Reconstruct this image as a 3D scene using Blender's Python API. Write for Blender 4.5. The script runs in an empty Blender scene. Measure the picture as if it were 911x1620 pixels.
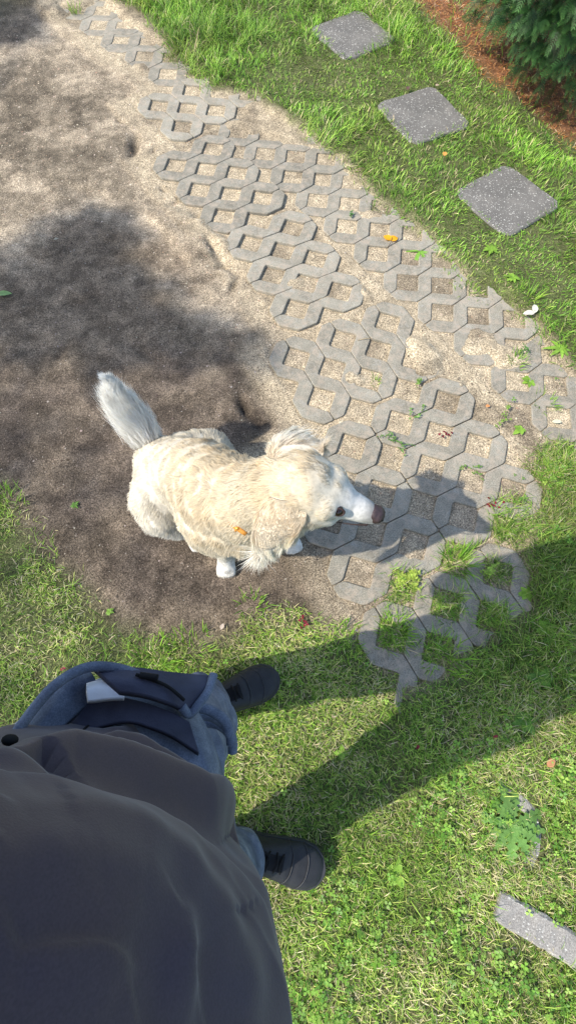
import bpy, math, random
import numpy as np
from mathutils import Vector, Matrix
rng = np.random.default_rng(7)
random.seed(7)
R = math.radians
sc = bpy.context.scene
C = sc.collection

# ------------------------------------------------------------------ camera, world, sun, exposure
F, TILT, ROLL, CAMH = 760.0, 0.37305, 0.05614, 1.48282      # focal length in photo pixels, tilt from straight down, roll, height
_f = Vector((0, math.sin(TILT), -math.cos(TILT)))
_u0 = Vector((0, math.cos(TILT), math.sin(TILT)))
_r0 = Vector((1, 0, 0))
_r = math.cos(ROLL)*_r0 + math.sin(ROLL)*_u0
_u = -math.sin(ROLL)*_r0 + math.cos(ROLL)*_u0
cam = bpy.data.cameras.new('camera'); camo = bpy.data.objects.new('camera', cam); C.objects.link(camo)
m = Matrix(((_r.x, _u.x, -_f.x, 0), (_r.y, _u.y, -_f.y, 0), (_r.z, _u.z, -_f.z, CAMH), (0, 0, 0, 1)))
camo.matrix_world = m
cam.sensor_fit = 'VERTICAL'; cam.sensor_height = 36; cam.lens = F/1620*36
cam.clip_start = 0.01; cam.clip_end = 500
sc.camera = camo

SUN_EL, SUN_AZ = R(47), R(22)          # shadows run towards SUN_AZ measured from +x
sh = Vector((math.cos(SUN_AZ), math.sin(SUN_AZ), -math.tan(SUN_EL))).normalized()   # direction light travels
w = bpy.data.worlds.new('World'); sc.world = w; w.use_nodes = True
nt = w.node_tree; bg = nt.nodes['Background']
sky = nt.nodes.new('ShaderNodeTexSky'); sky.sky_type = 'NISHITA'; sky.sun_disc = False
sky.sun_elevation = SUN_EL
sky.sun_rotation = math.atan2(-sh.x, -sh.y)
sky.altitude = 100; sky.air_density = 1; sky.dust_density = 1.5; sky.ozone_density = 1
nt.links.new(sky.outputs[0], bg.inputs[0]); bg.inputs[1].default_value = 0.15
sl = bpy.data.lights.new('sun', 'SUN'); sl.energy = 2.9; sl.angle = R(0.53); sl.color = (1.0, .945, .86)
so = bpy.data.objects.new('sun', sl); C.objects.link(so)
so.rotation_euler = sh.to_track_quat('-Z', 'Y').to_euler()
sc.view_settings.view_transform = 'Standard'; sc.view_settings.look = 'None'
sc.view_settings.exposure = 0.97; sc.view_settings.gamma = 1
SHK = 1/math.tan(SUN_EL)

# ------------------------------------------------------------------ helpers
def ray(px, py):
    return _f + _r*((px-455.5)/F) + _u*((810-py)/F)
def G(px, py, z=0.0):
    d = ray(px, py); k = (z-CAMH)/d.z
    return (d.x*k, d.y*k)
def GP(pts, z=0.0): return np.array([G(x, y, z) for x, y in pts])

def hash2(ix, iy, s):
    h = np.sin(ix*127.1+iy*311.7+s*74.7)*43758.5453
    return h-np.floor(h)
def vnoise(x, y, s=0):
    ix = np.floor(x); iy = np.floor(y); fx = x-ix; fy = y-iy
    fx = fx*fx*(3-2*fx); fy = fy*fy*(3-2*fy)
    a = hash2(ix, iy, s); b = hash2(ix+1, iy, s); c = hash2(ix, iy+1, s); d = hash2(ix+1, iy+1, s)
    return a*(1-fx)*(1-fy)+b*fx*(1-fy)+c*(1-fx)*fy+d*fx*fy
def fbm(x, y, s=0, o=4):
    t = 0; a = .5; n = 0
    for i in range(o):
        t = t+a*vnoise(x, y, s+i*3.1); n += a; a *= .5; x = x*2.03+5.2; y = y*2.03+1.7
    return t/n
def sdist(X, Y, poly):
    """signed distance to a polygon, positive inside"""
    P = np.asarray(poly); n = len(P); ins = np.zeros(X.shape, bool); d = np.full(X.shape, 1e9)
    for i in range(n):
        ax, ay = P[i]; bx, by = P[(i+1) % n]
        ex, ey = bx-ax, by-ay
        t = np.clip(((X-ax)*ex+(Y-ay)*ey)/(ex*ex+ey*ey+1e-12), 0, 1)
        d = np.minimum(d, (X-ax-t*ex)**2+(Y-ay-t*ey)**2)
        c = ((ay > Y) != (by > Y)) & (X < (bx-ax)*(Y-ay)/(by-ay+1e-12)+ax)
        ins ^= c
    d = np.sqrt(d)
    return np.where(ins, d, -d)
def sst(a, b, x):
    t = np.clip((x-a)/(b-a), 0, 1); return t*t*(3-2*t)

def mesh_np(name, V, faces, col=None, smooth=False):
    """faces: list of int arrays (n,k)"""
    me = bpy.data.meshes.new(name); V = np.asarray(V, np.float32)
    me.vertices.add(len(V)); me.vertices.foreach_set('co', V.ravel())
    li = np.concatenate([f.ravel() for f in faces]).astype(np.int32)
    tot = np.concatenate([np.full(len(f), f.shape[1]) for f in faces]).astype(np.int32)
    st = np.concatenate([[0], np.cumsum(tot)[:-1]]).astype(np.int32)
    me.loops.add(len(li)); me.loops.foreach_set('vertex_index', li)
    me.polygons.add(len(tot)); me.polygons.foreach_set('loop_start', st); me.polygons.foreach_set('loop_total', tot)
    if smooth: me.polygons.foreach_set('use_smooth', np.ones(len(tot), bool))
    if col is not None:
        at = me.color_attributes.new('col', 'FLOAT_COLOR', 'POINT')
        c = np.ones((len(V), 4), np.float32); c[:, :3] = col; at.data.foreach_set('color', c.ravel())
    me.update(calc_edges=True)
    return me
def link(name, me, mat=None, parent=None, **props):
    o = bpy.data.objects.new(name, me); C.objects.link(o)
    if mat is not None and me is not None: me.materials.append(mat)
    if parent is not None: o.parent = parent
    for k, v in props.items(): o[k] = v
    return o
def empty(name, loc, label, cat, group=None):
    o = bpy.data.objects.new(name, None); C.objects.link(o); o.location = loc; o.empty_display_size = .05
    o['label'] = label; o['category'] = cat
    if group: o['group'] = group
    return o
def part(name, me, mat, parent, **props):
    """me is in world coordinates; the parent is an unrotated Empty"""
    o = link(name, me, mat, parent, **props)
    p = parent; off = Vector((0, 0, 0))
    while p is not None: off += p.location; p = p.parent
    o.location = -off
    return o

class Nodes:
    def __init__(s, name):
        s.m = bpy.data.materials.new(name); s.m.use_nodes = True; s.t = s.m.node_tree
        s.b = s.t.nodes['Principled BSDF']
    def n(s, typ, **kw):
        x = s.t.nodes.new(typ)
        for k, v in kw.items(): setattr(x, k, v)
        return x
    def l(s, a, b): s.t.links.new(a, b)
    def noise(s, scale, detail=4, rough=.6, co=None):
        x = s.n('ShaderNodeTexNoise'); x.inputs['Scale'].default_value = scale; x.inputs['Detail'].default_value = detail; x.inputs['Roughness'].default_value = rough
        s.l(co or s.co(), x.inputs['Vector']); return x.outputs['Fac']
    def co(s):
        if not hasattr(s, '_c'): s._c = s.n('ShaderNodeTexCoord').outputs['Object']
        return s._c
    def ramp(s, fac, stops):
        x = s.n('ShaderNodeValToRGB'); e = x.color_ramp.elements
        while len(e) < len(stops): e.new(.5)
        for i, (p, c) in enumerate(stops):
            e[i].position = p; e[i].color = (*c, 1) if len(c) == 3 else c
        s.l(fac, x.inputs[0]); return x.outputs[0]
    def mix(s, fac, a, b, mode='MIX'):
        x = s.n('ShaderNodeMix', data_type='RGBA', blend_type=mode)
        for i, v in ((0, fac), (6, a), (7, b)):
            if hasattr(v, 'links'): s.l(v, x.inputs[i])
            elif i == 0: x.inputs[0].default_value = v
            else: x.inputs[i].default_value = (*v, 1)
        return x.outputs[2]
    def attr(s, name='col'):
        x = s.n('ShaderNodeAttribute'); x.attribute_name = name; return x.outputs['Color']
    def bump(s, h, strength=.3, dist=.002, prev=None):
        x = s.n('ShaderNodeBump'); x.inputs['Strength'].default_value = strength; x.inputs['Distance'].default_value = dist
        s.l(h, x.inputs['Height'])
        if prev is not None: s.l(prev, x.inputs['Normal'])
        s.l(x.outputs[0], s.b.inputs['Normal']); return x.outputs[0]
    def base(s, c):
        if hasattr(c, 'links'): s.l(c, s.b.inputs['Base Color'])
        else: s.b.inputs['Base Color'].default_value = (*c, 1)
    def set(s, rough=.8, spec=.3, **kw):
        s.b.inputs['Roughness'].default_value = rough; s.b.inputs['Specular IOR Level'].default_value = spec
        for k, v in kw.items(): s.b.inputs[k].default_value = v
        return s.m
G3 = lambda g: (g, g, g)

# ------------------------------------------------------------------ materials
def mat_ground():
    N = Nodes('soil'); c = N.attr()
    g1 = N.noise(190, 3, .7); g2 = N.noise(430, 2, .6); g3 = N.noise(28, 5, .72)
    r1 = N.ramp(g1, [(.36, G3(.35)), (.5, G3(.95)), (.64, G3(1.7))])
    r2 = N.ramp(g2, [(.37, G3(.4)), (.5, G3(1.0)), (.64, G3(1.75))])
    r3 = N.ramp(g3, [(.34, G3(.62)), (.5, G3(.95)), (.66, G3(1.35))])
    c = N.mix(.8, c, r1, 'MULTIPLY'); c = N.mix(.8, c, r2, 'MULTIPLY'); c = N.mix(.7, c, r3, 'MULTIPLY')
    N.base(c)
    b = N.bump(g1, .75, .004); N.bump(g3, .5, .012, b)
    return N.set(.95, .15)
def mat_concrete():
    N = Nodes('concrete_paver')
    oi = N.n('ShaderNodeObjectInfo')
    a = N.noise(9, 5, .7); f = N.noise(260, 3, .7); s = N.noise(60, 2, .5)
    c = N.ramp(a, [(.3, (.19, .172, .132)), (.5, (.265, .243, .19)), (.72, (.34, .315, .25))])
    c = N.mix(.8, c, N.ramp(f, [(.35, G3(.5)), (.5, G3(1)), (.66, G3(1.5))]), 'MULTIPLY')
    c = N.mix(N.ramp(s, [(.62, G3(0)), (.72, G3(.35))]), c, (.34, .33, .30))
    # pale scratches and scuffs
    w = N.n('ShaderNodeTexWave'); w.inputs['Scale'].default_value = 4; w.inputs['Distortion'].default_value = 22; w.inputs['Detail'].default_value = 3; w.inputs['Detail Scale'].default_value = 2.2
    N.l(N.co(), w.inputs['Vector'])
    sc_ = N.ramp(w.outputs['Fac'], [(.96, G3(0)), (.995, G3(.14))])
    c = N.mix(sc_, c, (.5, .49, .46))
    v = N.n('ShaderNodeMath', operation='MULTIPLY_ADD'); N.l(oi.outputs['Random'], v.inputs[0]); v.inputs[1].default_value = .28; v.inputs[2].default_value = .86
    c = N.mix(1, c, v.outputs[0], 'MULTIPLY')
    # sand dusted on the surface
    d = N.noise(26, 5, .75)
    c = N.mix(N.ramp(d, [(.48, G3(0)), (.62, G3(.65))]), c, (.40, .33, .25))
    N.base(c); b = N.bump(f, .5, .0012); N.bump(s, .4, .002, b)
    return N.set(.9, .2)
def mat_terrazzo(gain=1.0):
    N = Nodes('washed_aggregate')
    f = N.noise(300, 3, .7); a = N.noise(6, 4, .6)
    c = N.ramp(a, [(.3, (.115*gain, .108*gain, .096*gain)), (.7, (.18*gain, .168*gain, .148*gain))])
    c = N.mix(.7, c, N.ramp(f, [(.35, G3(.55)), (.5, G3(1)), (.68, G3(1.6))]), 'MULTIPLY')
    for sca, rnd, th in ((85, 0, .31), (130, 3.3, .30)):
        mp = N.n('ShaderNodeMapping'); N.l(N.co(), mp.inputs[0]); mp.inputs['Location'].default_value = (rnd, rnd*.7, 0); mp.inputs['Rotation'].default_value = (0, 0, rnd)
        mp.inputs['Scale'].default_value = (1, 1.6, 1)
        v = N.n('ShaderNodeTexVoronoi'); v.inputs['Scale'].default_value = sca; v.inputs['Randomness'].default_value = 1; N.l(mp.outputs[0], v.inputs['Vector'])
        blob = N.ramp(v.outputs['Distance'], [(th-.06, G3(1)), (th, G3(0))])
        sep = N.n('ShaderNodeSeparateColor'); N.l(v.outputs['Color'], sep.inputs[0])
        pick = N.ramp(sep.outputs[0], [(.60, G3(0)), (.66, G3(1))])
        mm = N.n('ShaderNodeMath', operation='MULTIPLY'); N.l(blob, mm.inputs[0]); N.l(pick, mm.inputs[1])
        tone = N.ramp(sep.outputs[1], [(0, (.24, .23, .20)), (1, (.62, .60, .53))])
        c = N.mix(mm.outputs[0], c, tone)
    d = N.noise(11, 5, .7)
    c = N.mix(N.ramp(d, [(.55, G3(0)), (.75, G3(.35))]), c, (.33, .30, .25))
    N.base(c); N.bump(f, .5, .0015)
    return N.set(.85, .25)
def mat_attr(name, rough=.6, spec=.3, trans=0.0, grain=0, **kw):
    N = Nodes(name); c = N.attr()
    if grain:
        c = N.mix(.6, c, N.ramp(N.noise(grain, 3, .6), [(.3, G3(.7)), (.7, G3(1.3))]), 'MULTIPLY')
    N.base(c); mt = N.set(rough, spec, **kw)
    if trans:
        tr = N.n('ShaderNodeBsdfTranslucent'); N.l(c, tr.inputs[0]); ms = N.n('ShaderNodeMixShader'); ms.inputs[0].default_value = trans
        out = N.t.nodes['Material Output']
        N.l(N.b.outputs[0], ms.inputs[1]); N.l(tr.outputs[0], ms.inputs[2]); N.l(ms.outputs[0], out.inputs[0])
    return mt
def mat_plain(name, col, rough=.7, spec=.3, nscale=0, namt=.3, bscale=0, bstr=.3, bdist=.001, **kw):
    N = Nodes(name)
    if nscale:
        c = N.mix(1, col, N.ramp(N.noise(nscale, 4, .6), [(.3, G3(1-namt)), (.7, G3(1+namt))]), 'MULTIPLY'); N.base(c)
    else: N.base(col)
    if bscale: N.bump(N.noise(bscale, 3, .6), bstr, bdist)
    return N.set(rough, spec, **kw)
M_SOIL = mat_ground(); M_CONC = mat_concrete(); M_STONE = mat_terrazzo(); M_STONE2 = mat_terrazzo(1.9)
M_GRASS = mat_attr('grass_blade', .5, .35, .35)
M_LEAF = mat_attr('leaf', .5, .4, .3, grain=60)
M_LITTER = mat_attr('dry_litter', .9, .1)
M_FUR = mat_attr('cream_fur', .75, .12, .38)
M_SKINFUR = mat_attr('fur_undercoat', .9, .1, grain=120)
M_NOSE = mat_plain('dog_nose', (.05, .030, .030), .42, .5, 90, .3, 420, .9, .0015)
M_EYE = mat_plain('dog_eye', (.012, .007, .005), .08, .6)
M_COLLAR = mat_plain('orange_leather', (.62, .27, .05), .5, .4, 60, .25, 200, .4)
M_BARK = mat_plain('bark', (.12, .085, .06), .9, .2, 20, .4, 40, .8, .01)

def mat_jacket():
    N = Nodes('jacket_fabric')
    a = N.noise(7, 4, .6); f = N.noise(900, 2, .5); g = N.noise(30, 3, .6)
    c = N.ramp(a, [(.32, (.041, .031, .050)), (.62, (.064, .045, .049))])
    c = N.mix(.35, c, N.ramp(f, [(.35, G3(.7)), (.65, G3(1.35))]), 'MULTIPLY')
    N.base(c); b = N.bump(f, .25, .0006); N.bump(g, .12, .004, b)
    m_ = N.set(.72, .3); N.b.inputs['Sheen Weight'].default_value = .25; N.b.inputs['Sheen Roughness'].default_value = .5
    return m_
def mat_denim():
    N = Nodes('denim')
    a = N.noise(14, 5, .7); f = N.noise(700, 2, .6)
    w = N.n('ShaderNodeTexWave'); w.inputs['Scale'].default_value = 260; w.inputs['Distortion'].default_value = 0.0; N.l(N.co(), w.inputs['Vector'])
    c = N.ramp(a, [(.3, (.075, .088, .125)), (.5, (.14, .165, .22)), (.7, (.27, .30, .36))])
    c = N.mix(.4, c, N.ramp(f, [(.35, G3(.6)), (.65, G3(1.5))]), 'MULTIPLY')
    c = N.mix(.10, c, w.outputs['Color'], 'MULTIPLY')
    N.base(c); b = N.bump(f, .4, .0008); N.bump(a, .3, .006, b)
    return N.set(.9, .15)
M_NAVY = mat_plain('navy_twill', (.062, .064, .092), .85, .2, 14, .35, 500, .5); M_JACKET = mat_jacket(); M_DENIM = mat_denim()
M_SHOE = mat_plain('black_shoe_mesh', (.019, .020, .022), .6, .4, 30, .3, 500, .6, .001)
M_RUBBER = mat_plain('black_rubber', (.026, .027, .030), .5, .45, 50, .3, 90, .2)
M_LACE = mat_plain('black_lace', (.012, .012, .013), .85, .2)
M_SKIN = mat_plain('skin', (.55, .33, .24), .55, .35, 40, .12, 300, .2, .0006)
M_HAIR = mat_plain('brown_hair', (.05, .03, .02), .6, .3, 60, .4, 200, .6)
M_SHIRT = mat_plain('white_cotton', (.80, .80, .80), .9, .1, 40, .12, 300, .3)
M_PHONE = mat_plain('phone_shell', (.03, .03, .032), .3, .5)

# ------------------------------------------------------------------ ground zones (world coordinates, read off the photo)
LAWN_U = GP([(150, -40), (190, 8), (222, 32), (255, 62), (268, 92), (300, 105), (330, 140), (400, 155), (432, 182), (470, 205), (505, 232),
             (540, 258), (575, 300), (612, 335), (655, 365), (690, 400), (735, 440), (770, 480), (830, 505), (875, 560), (915, 600), (1100, 760), (1500, 800), (1500, -60)])
LITTER = GP([(600, -60), (650, 0), (690, 45), (735, 95), (770, 135), (830, 175), (870, 205), (930, 245), (1050, 330), (1200, 330), (1200, -60)])
LAWN_L = GP([(-400, 740), (0, 775), (40, 830), (85, 880), (140, 930), (190, 985), (260, 1010), (330, 1018), (400, 985), (470, 985), (520, 1005), (570, 1015),
             (600, 1045), (645, 1085), (690, 1060), (735, 1015), (780, 980), (808, 960), (822, 900), (815, 860), (845, 815), (852, 770), (848, 730), (880, 700), (925, 690),
             (1400, 700), (1400, 2300), (-400, 2300)])
SAND = GP([(-300, 60), (60, 60), (150, 20), (240, 110), (300, 160), (350, 300), (450, 400), (560, 500), (640, 640), (800, 760), (820, 700), (760, 560), (560, 330), (420, 190), (500, 190), (700, 400),
           (900, 640), (900, 730), (820, 790), (720, 900), (600, 1000), (560, 960), (520, 870), (600, 780), (500, 640), (430, 560), (330, 520), (280, 430), (180, 345), (0, 385), (-300, 400)])
STONES = [((.203, 3.327), -.15, .173), ((.545, 2.675), -.2566, .173), ((.886, 2.112), -.1044, .173)]
EDGING = ((.735, -.515), R(-24))

# pavers: centre (x, y), angle, long axis turned?, tilt, height
PAVERS = [  # name label data below
    (-1.098, 3.406, 45.0, 0, .004, 'partly grassed concrete grass paver at the far top end of the paved strip'),
    (-.808, 3.145, 45.5, 0, .006, 'narrow grass paver second from the far end, right half under the lawn'),
    (-.527, 2.727, 42.2, 1, .010, 'grass paver turned crosswise with a loop sticking out into the bare sand, near the far end'),
    (-.125, 2.425, 41.8, 0, .007, ''),
    (.259, 1.981, 40.4, 0, .007, ''),
    (.642, 1.533, 41.5, 0, .007, ''),
    (1.035, 1.070, 41.0, 0, .006, ''),
    (-.397, 2.150, 38.8, 0, .011, ''),
    (-.032, 1.660, 31.3, 0, .013, ''),
    (.222, 1.211, 29.5, 1, .011, ''),
    (.222, .612, 30.2, 0, .011, ''),
    (.567, .820, 30.0, 0, .010, ''),
    (.556, .216, 31.3, 1, .009, ''),
]
def paver_local(X, Y, p):
    a = R(p[2]); dx, dy = X-p[0], Y-p[1]
    uu = dx*math.cos(a)+dy*math.sin(a); ww = dx*math.sin(a)-dy*math.cos(a)
    if p[3]: uu, ww = ww, uu
    return uu/.1, ww/.1     # short axis, long axis in 10 cm units
def paver_cover(X, Y, grow=0.0):
    """1 inside any paver's rectangle, and 1 where there is solid concrete"""
    rect = np.zeros(X.shape, bool); solid = np.zeros(X.shape, bool)
    for p in PAVERS:
        u_, w_ = paver_local(X, Y, p)
        ins = (np.abs(u_) < 2+grow) & (np.abs(w_) < 3+grow)
        hole = np.zeros(X.shape, bool)
        for wi in range(-3, 4):
            for ui in ((-2, 0, 2) if wi % 2 else (-1, 1)):
                hole |= (np.abs(u_-ui)+np.abs(w_-wi)) < .6-grow
        rect |= ins; solid |= ins & ~hole
    return rect, solid

# earth that has crept over the pavers
BURY = [GP(q) for q in (
    [(622, 1072), (650, 1082), (700, 1055), (740, 1030), (790, 1005), (900, 1000), (900, 1220), (610, 1220)],
    [(140, -30), (172, 18), (212, 48), (246, 72), (282, 100), (318, 126), (352, 146), (402, 160), (440, 190), (498, 232), (545, 268), (580, 305), (622, 345), (668, 372), (708, 412), (748, 446), (800, 486), (838, 516), (870, 560), (900, 600), (1200, 700), (700, -30)],
    [(-60, -60), (90, 0), (110, 25), (80, 40)],
    [(800, 735), (845, 745), (862, 790), (850, 820), (826, 835), (830, 960), (790, 990), (770, 1010), (712, 1030), (690, 1065), (650, 1095), (640, 1150), (1000, 1200), (1100, 700)],
    [(200, 320), (240, 325), (330, 345), (345, 372), (368, 392), (372, 410), (300, 420)],
    [(640, 545), (668, 535), (700, 560), (692, 600), (650, 600)],
    [(750, 545), (800, 550), (862, 560), (850, 590), (790, 590)],
    )]
SHOWX = GP([(785, 1250), (812, 1256), (842, 1275), (856, 1312), (852, 1350), (838, 1378), (826, 1374), (838, 1342), (839, 1312), (828, 1288), (806, 1270), (786, 1262)])
def ground_h(X, Y, fine=True):
    h = (fbm(X*3, Y*3, 1)-.5)*.012+(fbm(X*14, Y*14, 5, 3)-.5)*.006
    if fine: h = h+(fbm(X*60, Y*60, 9, 2)-.5)*.0035
    rect, solid = paver_cover(X, Y)
    near, _s = paver_cover(X, Y, .9)
    h = np.where(rect, h*.5+.000, np.where(near, h*.5+.004, h))
    b = np.zeros(X.shape)
    nz = (fbm(X*9, Y*9, 21)-.5)*.10
    for P in BURY: b = np.maximum(b, sst(-.01, .05, sdist(X, Y, P)+nz))
    s = sdist(X, Y, GP([(640, 1150), (1000, 1150), (1000, 1420), (640, 1420)]))
    b = np.maximum(b, sst(0, .05, s))
    
    h = h+b*.022+np.where(rect, .013*sst(.60, .74, fbm(X*4.5+3, Y*4.5, 25, 4)), 0)
    # trodden edge of the bare hollow left of the pavers, scratch marks
    for (x, y, l, a, d) in DENTS:
        dx, dy = X-x, Y-y; t = dx*math.cos(a)+dy*math.sin(a); n = -dx*math.sin(a)+dy*math.cos(a)
        h = h-d*np.exp(-(t/l)**2-(n/(l*.32))**2)
    return h
DENTS = []
for px, py, l, a, d in [(212, 228, .075, 1.62, .035), (211, 242, .025, .4, .03), (370, 452, .04, 1.2, .02), (335, 392, .05, -1.1, .02), (352, 420, .035, .4, .02), (260, 300, .03, -.8, .016), (280, 318, .04, .9, .018), (300, 460, .03, .6, .012), (95, 560, .05, 1.2, .012), (185, 660, .05, -.9, .012), (420, 905, .03, .5, .01), (243, 238, .012, 1.4, .02), (243, 238, .02, 1.4, .015), (318, 345, .04, .4, .02), (345, 400, .07, -1.0, .022), (372, 430, .06, -.7, .018), (330, 440, .05, .5, .014),
                        (385, 640, .05, -1.2, .02), (400, 660, .07, -.9, .02), (290, 360, .04, .3, .015), (200, 150, .05, 1, .012), (60, 200, .09, .4, .010), (130, 300, .10, -.3, .010), (350, 560, .05, .9, .01),
                        (190, 190, .03, -.5, .015), (120, 480, .08, .5, .012), (230, 560, .07, -.6, .012), (150, 700, .08, .3, .012)]:
    x_, y_ = G(px, py); DENTS.append((x_, y_, l, a, d))

def axis(lo, hi, step, far):
    a = list(np.arange(lo, hi+step/2, step)); s = step; x = a[-1]
    r = []
    while x < far: s *= 1.35; x += s; r.append(x)
    s = step; x = a[0]; l = []
    while x > -far: s *= 1.35; x -= s; l.append(x)
    return np.array(l[::-1]+a+r)
gx = axis(-2.1, 2.0, .0105, 120); gy = axis(-1.1, 4.2, .0125, 120)
GX, GY = np.meshgrid(gx, gy); nx, ny = len(gx), len(gy)
GZ = ground_h(GX, GY)
n1 = fbm(GX*2.2, GY*2.2, 40, 5); n2 = fbm(GX*7, GY*7, 44, 4); n3 = fbm(GX*22, GY*22, 48, 3)
sd_s = sdist(GX, GY, SAND)
sand = sst(-.12, .12, sd_s+(n2-.5)*.5+(n1-.5)*.5)
sand = np.clip(sand*(.55+.9*n3), 0, 1)
c_h = np.array([.150, .116, .080]); c_h2 = np.array([.235, .184, .128]); c_s = np.array([.37, .30, .21])
col = c_h*(1-n2[..., None])+c_h2*n2[..., None]
col = col*(1-sand[..., None])+c_s*sand[..., None]
SHADE_MOTTLE = sst(-.1, .2, sdist(GX, GY, GP([(20, 90), (170, 100), (215, 200), (200, 300), (90, 330), (-100, 300), (-100, 150)])))  # mottled darkening of the soil colour, painted in place of tree shade
col = col*(1-.45*(SHADE_MOTTLE*sst(.40, .58, fbm(GX*5, GY*5, 51, 5)))[..., None])
DARK = GP([(-100, 590), (0, 590), (120, 600), (250, 560), (400, 570), (470, 640), (520, 760), (560, 860), (520, 930), (440, 950), (300, 985), (200, 960), (130, 900), (80, 830), (60, 740), (-100, 760)])
dk = sst(-.14, .10, sdist(GX, GY, DARK)+(n2-.5)*.25)*(.55+.45*sst(.3, .6, fbm(GX*9, GY*9, 55, 5)))
col = col*(1-dk[..., None])+(np.array([.115, .090, .068])*(.75+.5*n3[..., None]))*dk[..., None]
mot = sst(.44, .60, fbm(GX*6.5, GY*6.5, 57, 6)); col = col*(1-.28*mot[..., None]); mot2 = fbm(GX*26, GY*26, 59, 5); col = col*(.80+.40*sst(.32, .66, mot2))[..., None]
for (x, y, l, a, d) in DENTS:  # colour darkened inside each dent too, painted shade that deepens the hollow
    dx, dy = GX-x, GY-y; t = dx*math.cos(a)+dy*math.sin(a); nn_ = -dx*math.sin(a)+dy*math.cos(a); col = col*(1-min(.55, d*22)*np.exp(-(t/l)**2-(nn_/(l*.32))**2))[..., None]
lu = sst(-.06, .05, sdist(GX, GY, LAWN_U)+(n2-.5)*.1); ll = sst(-.06, .08, sdist(GX, GY, LAWN_L)+(n2-.5)*.1)
lt = sst(-.05, .08, sdist(GX, GY, LITTER)+(n2-.5)*.12)
far = sst(2.3, 3.4, np.hypot(GX, GY-1.5))
lawn = np.maximum(np.maximum(lu, ll)[..., None]*.85, far[..., None])
col = col*(1-lawn)+(np.array([.085, .105, .032])*(.7+.6*n3[..., None]))*lawn
col = col*(1-lt[..., None])+(np.array([.20, .095, .045])*(.6+.8*n3[..., None]))*lt[..., None]
rect, solid = paver_cover(GX, GY)
nearp = np.zeros(GX.shape)
for p in PAVERS:
    u_, w_ = paver_local(GX, GY, p); dd = np.hypot(np.maximum(np.abs(u_)-2, 0), np.maximum(np.abs(w_)-3, 0)); nearp = np.maximum(nearp, 1-sst(.2, 1.3, dd))
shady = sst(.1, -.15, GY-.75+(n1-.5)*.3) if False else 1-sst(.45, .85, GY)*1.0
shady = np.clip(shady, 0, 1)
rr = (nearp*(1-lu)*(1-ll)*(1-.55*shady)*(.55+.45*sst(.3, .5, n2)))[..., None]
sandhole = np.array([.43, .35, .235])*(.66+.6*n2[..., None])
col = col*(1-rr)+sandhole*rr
idx = np.arange(nx*ny).reshape(ny, nx)
q = np.stack([idx[:-1, :-1].ravel(), idx[:-1, 1:].ravel(), idx[1:, 1:].ravel(), idx[1:, :-1].ravel()], 1)
me = mesh_np('ground', np.stack([GX.ravel(), GY.ravel(), GZ.ravel()], 1), [q], col.reshape(-1, 3), True)
link('ground', me, M_SOIL, kind='structure')
def gz(x, y):
    return float(ground_h(np.array([x]), np.array([y]))[0])

# ------------------------------------------------------------------ grass pavers
def offset_poly(P, d):
    n = len(P); out = []
    for i in range(n):
        a, b, c = P[i-1], P[i], P[(i+1) % n]
        e1 = (b-a)/(np.linalg.norm(b-a)+1e-9); e2 = (c-b)/(np.linalg.norm(c-b)+1e-9)
        n1_ = np.array([-e1[1], e1[0]]); n2_ = np.array([-e2[1], e2[0]])
        k = n1_+n2_; k = k/max(.35, (1+n1_@n2_)); out.append(b+k*d)
    return out
def round_poly(P, r):
    out = []; n = len(P)
    for i in range(n):
        a, b, c = P[i-1], P[i], P[(i+1) % n]
        la = np.linalg.norm(a-b); lc = np.linalg.norm(c-b)
        ra = min(r, la*.4); rc = min(r, lc*.4)
        p0 = b+(a-b)/la*ra; p1 = b+(c-b)/lc*rc
        for t in (0, .5, 1): out.append((1-t)**2*p0+2*t*(1-t)*b+t*t*p1)
    return out
def paver_mesh(seed):
    rn = random.Random(seed)
    S = .60; V = []; Fc = []
    for k in range(-3, 3):
        def row(wk, sgn):
            pts = []; odd = wk % 2
            if abs(wk) == 3:
                return [(-1.4, wk), (-.6, wk), (0, wk+sgn*S), (.6, wk), (1.4, wk)]
            if odd: return [(-2+S, wk), (-S, wk), (0, wk+sgn*S), (S, wk), (2-S, wk)]
            return [(-2, wk), (-1-S, wk), (-1, wk+sgn*S), (-1+S, wk), (1-S, wk), (1, wk+sgn*S), (1+S, wk), (2, wk)]
        lo = row(k, 1); hi = row(k+1, -1)
        left = []; right = []
        # close the ends: along u = +-2
        def end(side):
            a = []
            if k % 2: a.append((side*2, k+S))
            else: pass
            if (k+1) % 2: a.append((side*2, k+1-S))
            return a
        poly = lo+end(1)+hi[::-1]+end(-1)[::-1]
        P = [np.array(p, float)*.1 for p in poly]
        P = [p+np.array([rn.uniform(-1, 1), rn.uniform(-1, 1)])*.0009 for p in P]
        P = round_poly(P, .0085)
        A = offset_poly(P, .0011); B = offset_poly(P, .0042); B1 = offset_poly(P, .0020)
        n = len(P); b0 = len(V)
        V += [(p[0], p[1], -.05) for p in A]+[(p[0], p[1], -.0035) for p in A]+[(p[0], p[1], -.0009) for p in B1]+[(p[0], p[1], 0) for p in B]
        for L in range(3):
            for i in range(n):
                j = (i+1) % n; Fc.append((b0+L*n+i, b0+L*n+j, b0+(L+1)*n+j, b0+(L+1)*n+i))
        Fc.append(tuple(b0+3*n+i for i in range(n)))
    me = bpy.data.meshes.new('paver'); me.from_pydata(V, [], Fc); me.update()
    return me
path = bpy.data.objects.new('paved_path', None); C.objects.link(path); path['kind'] = 'structure'
pm = [paver_mesh(s) for s in range(3)]
for mm in pm: mm.materials.append(M_CONC)
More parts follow.
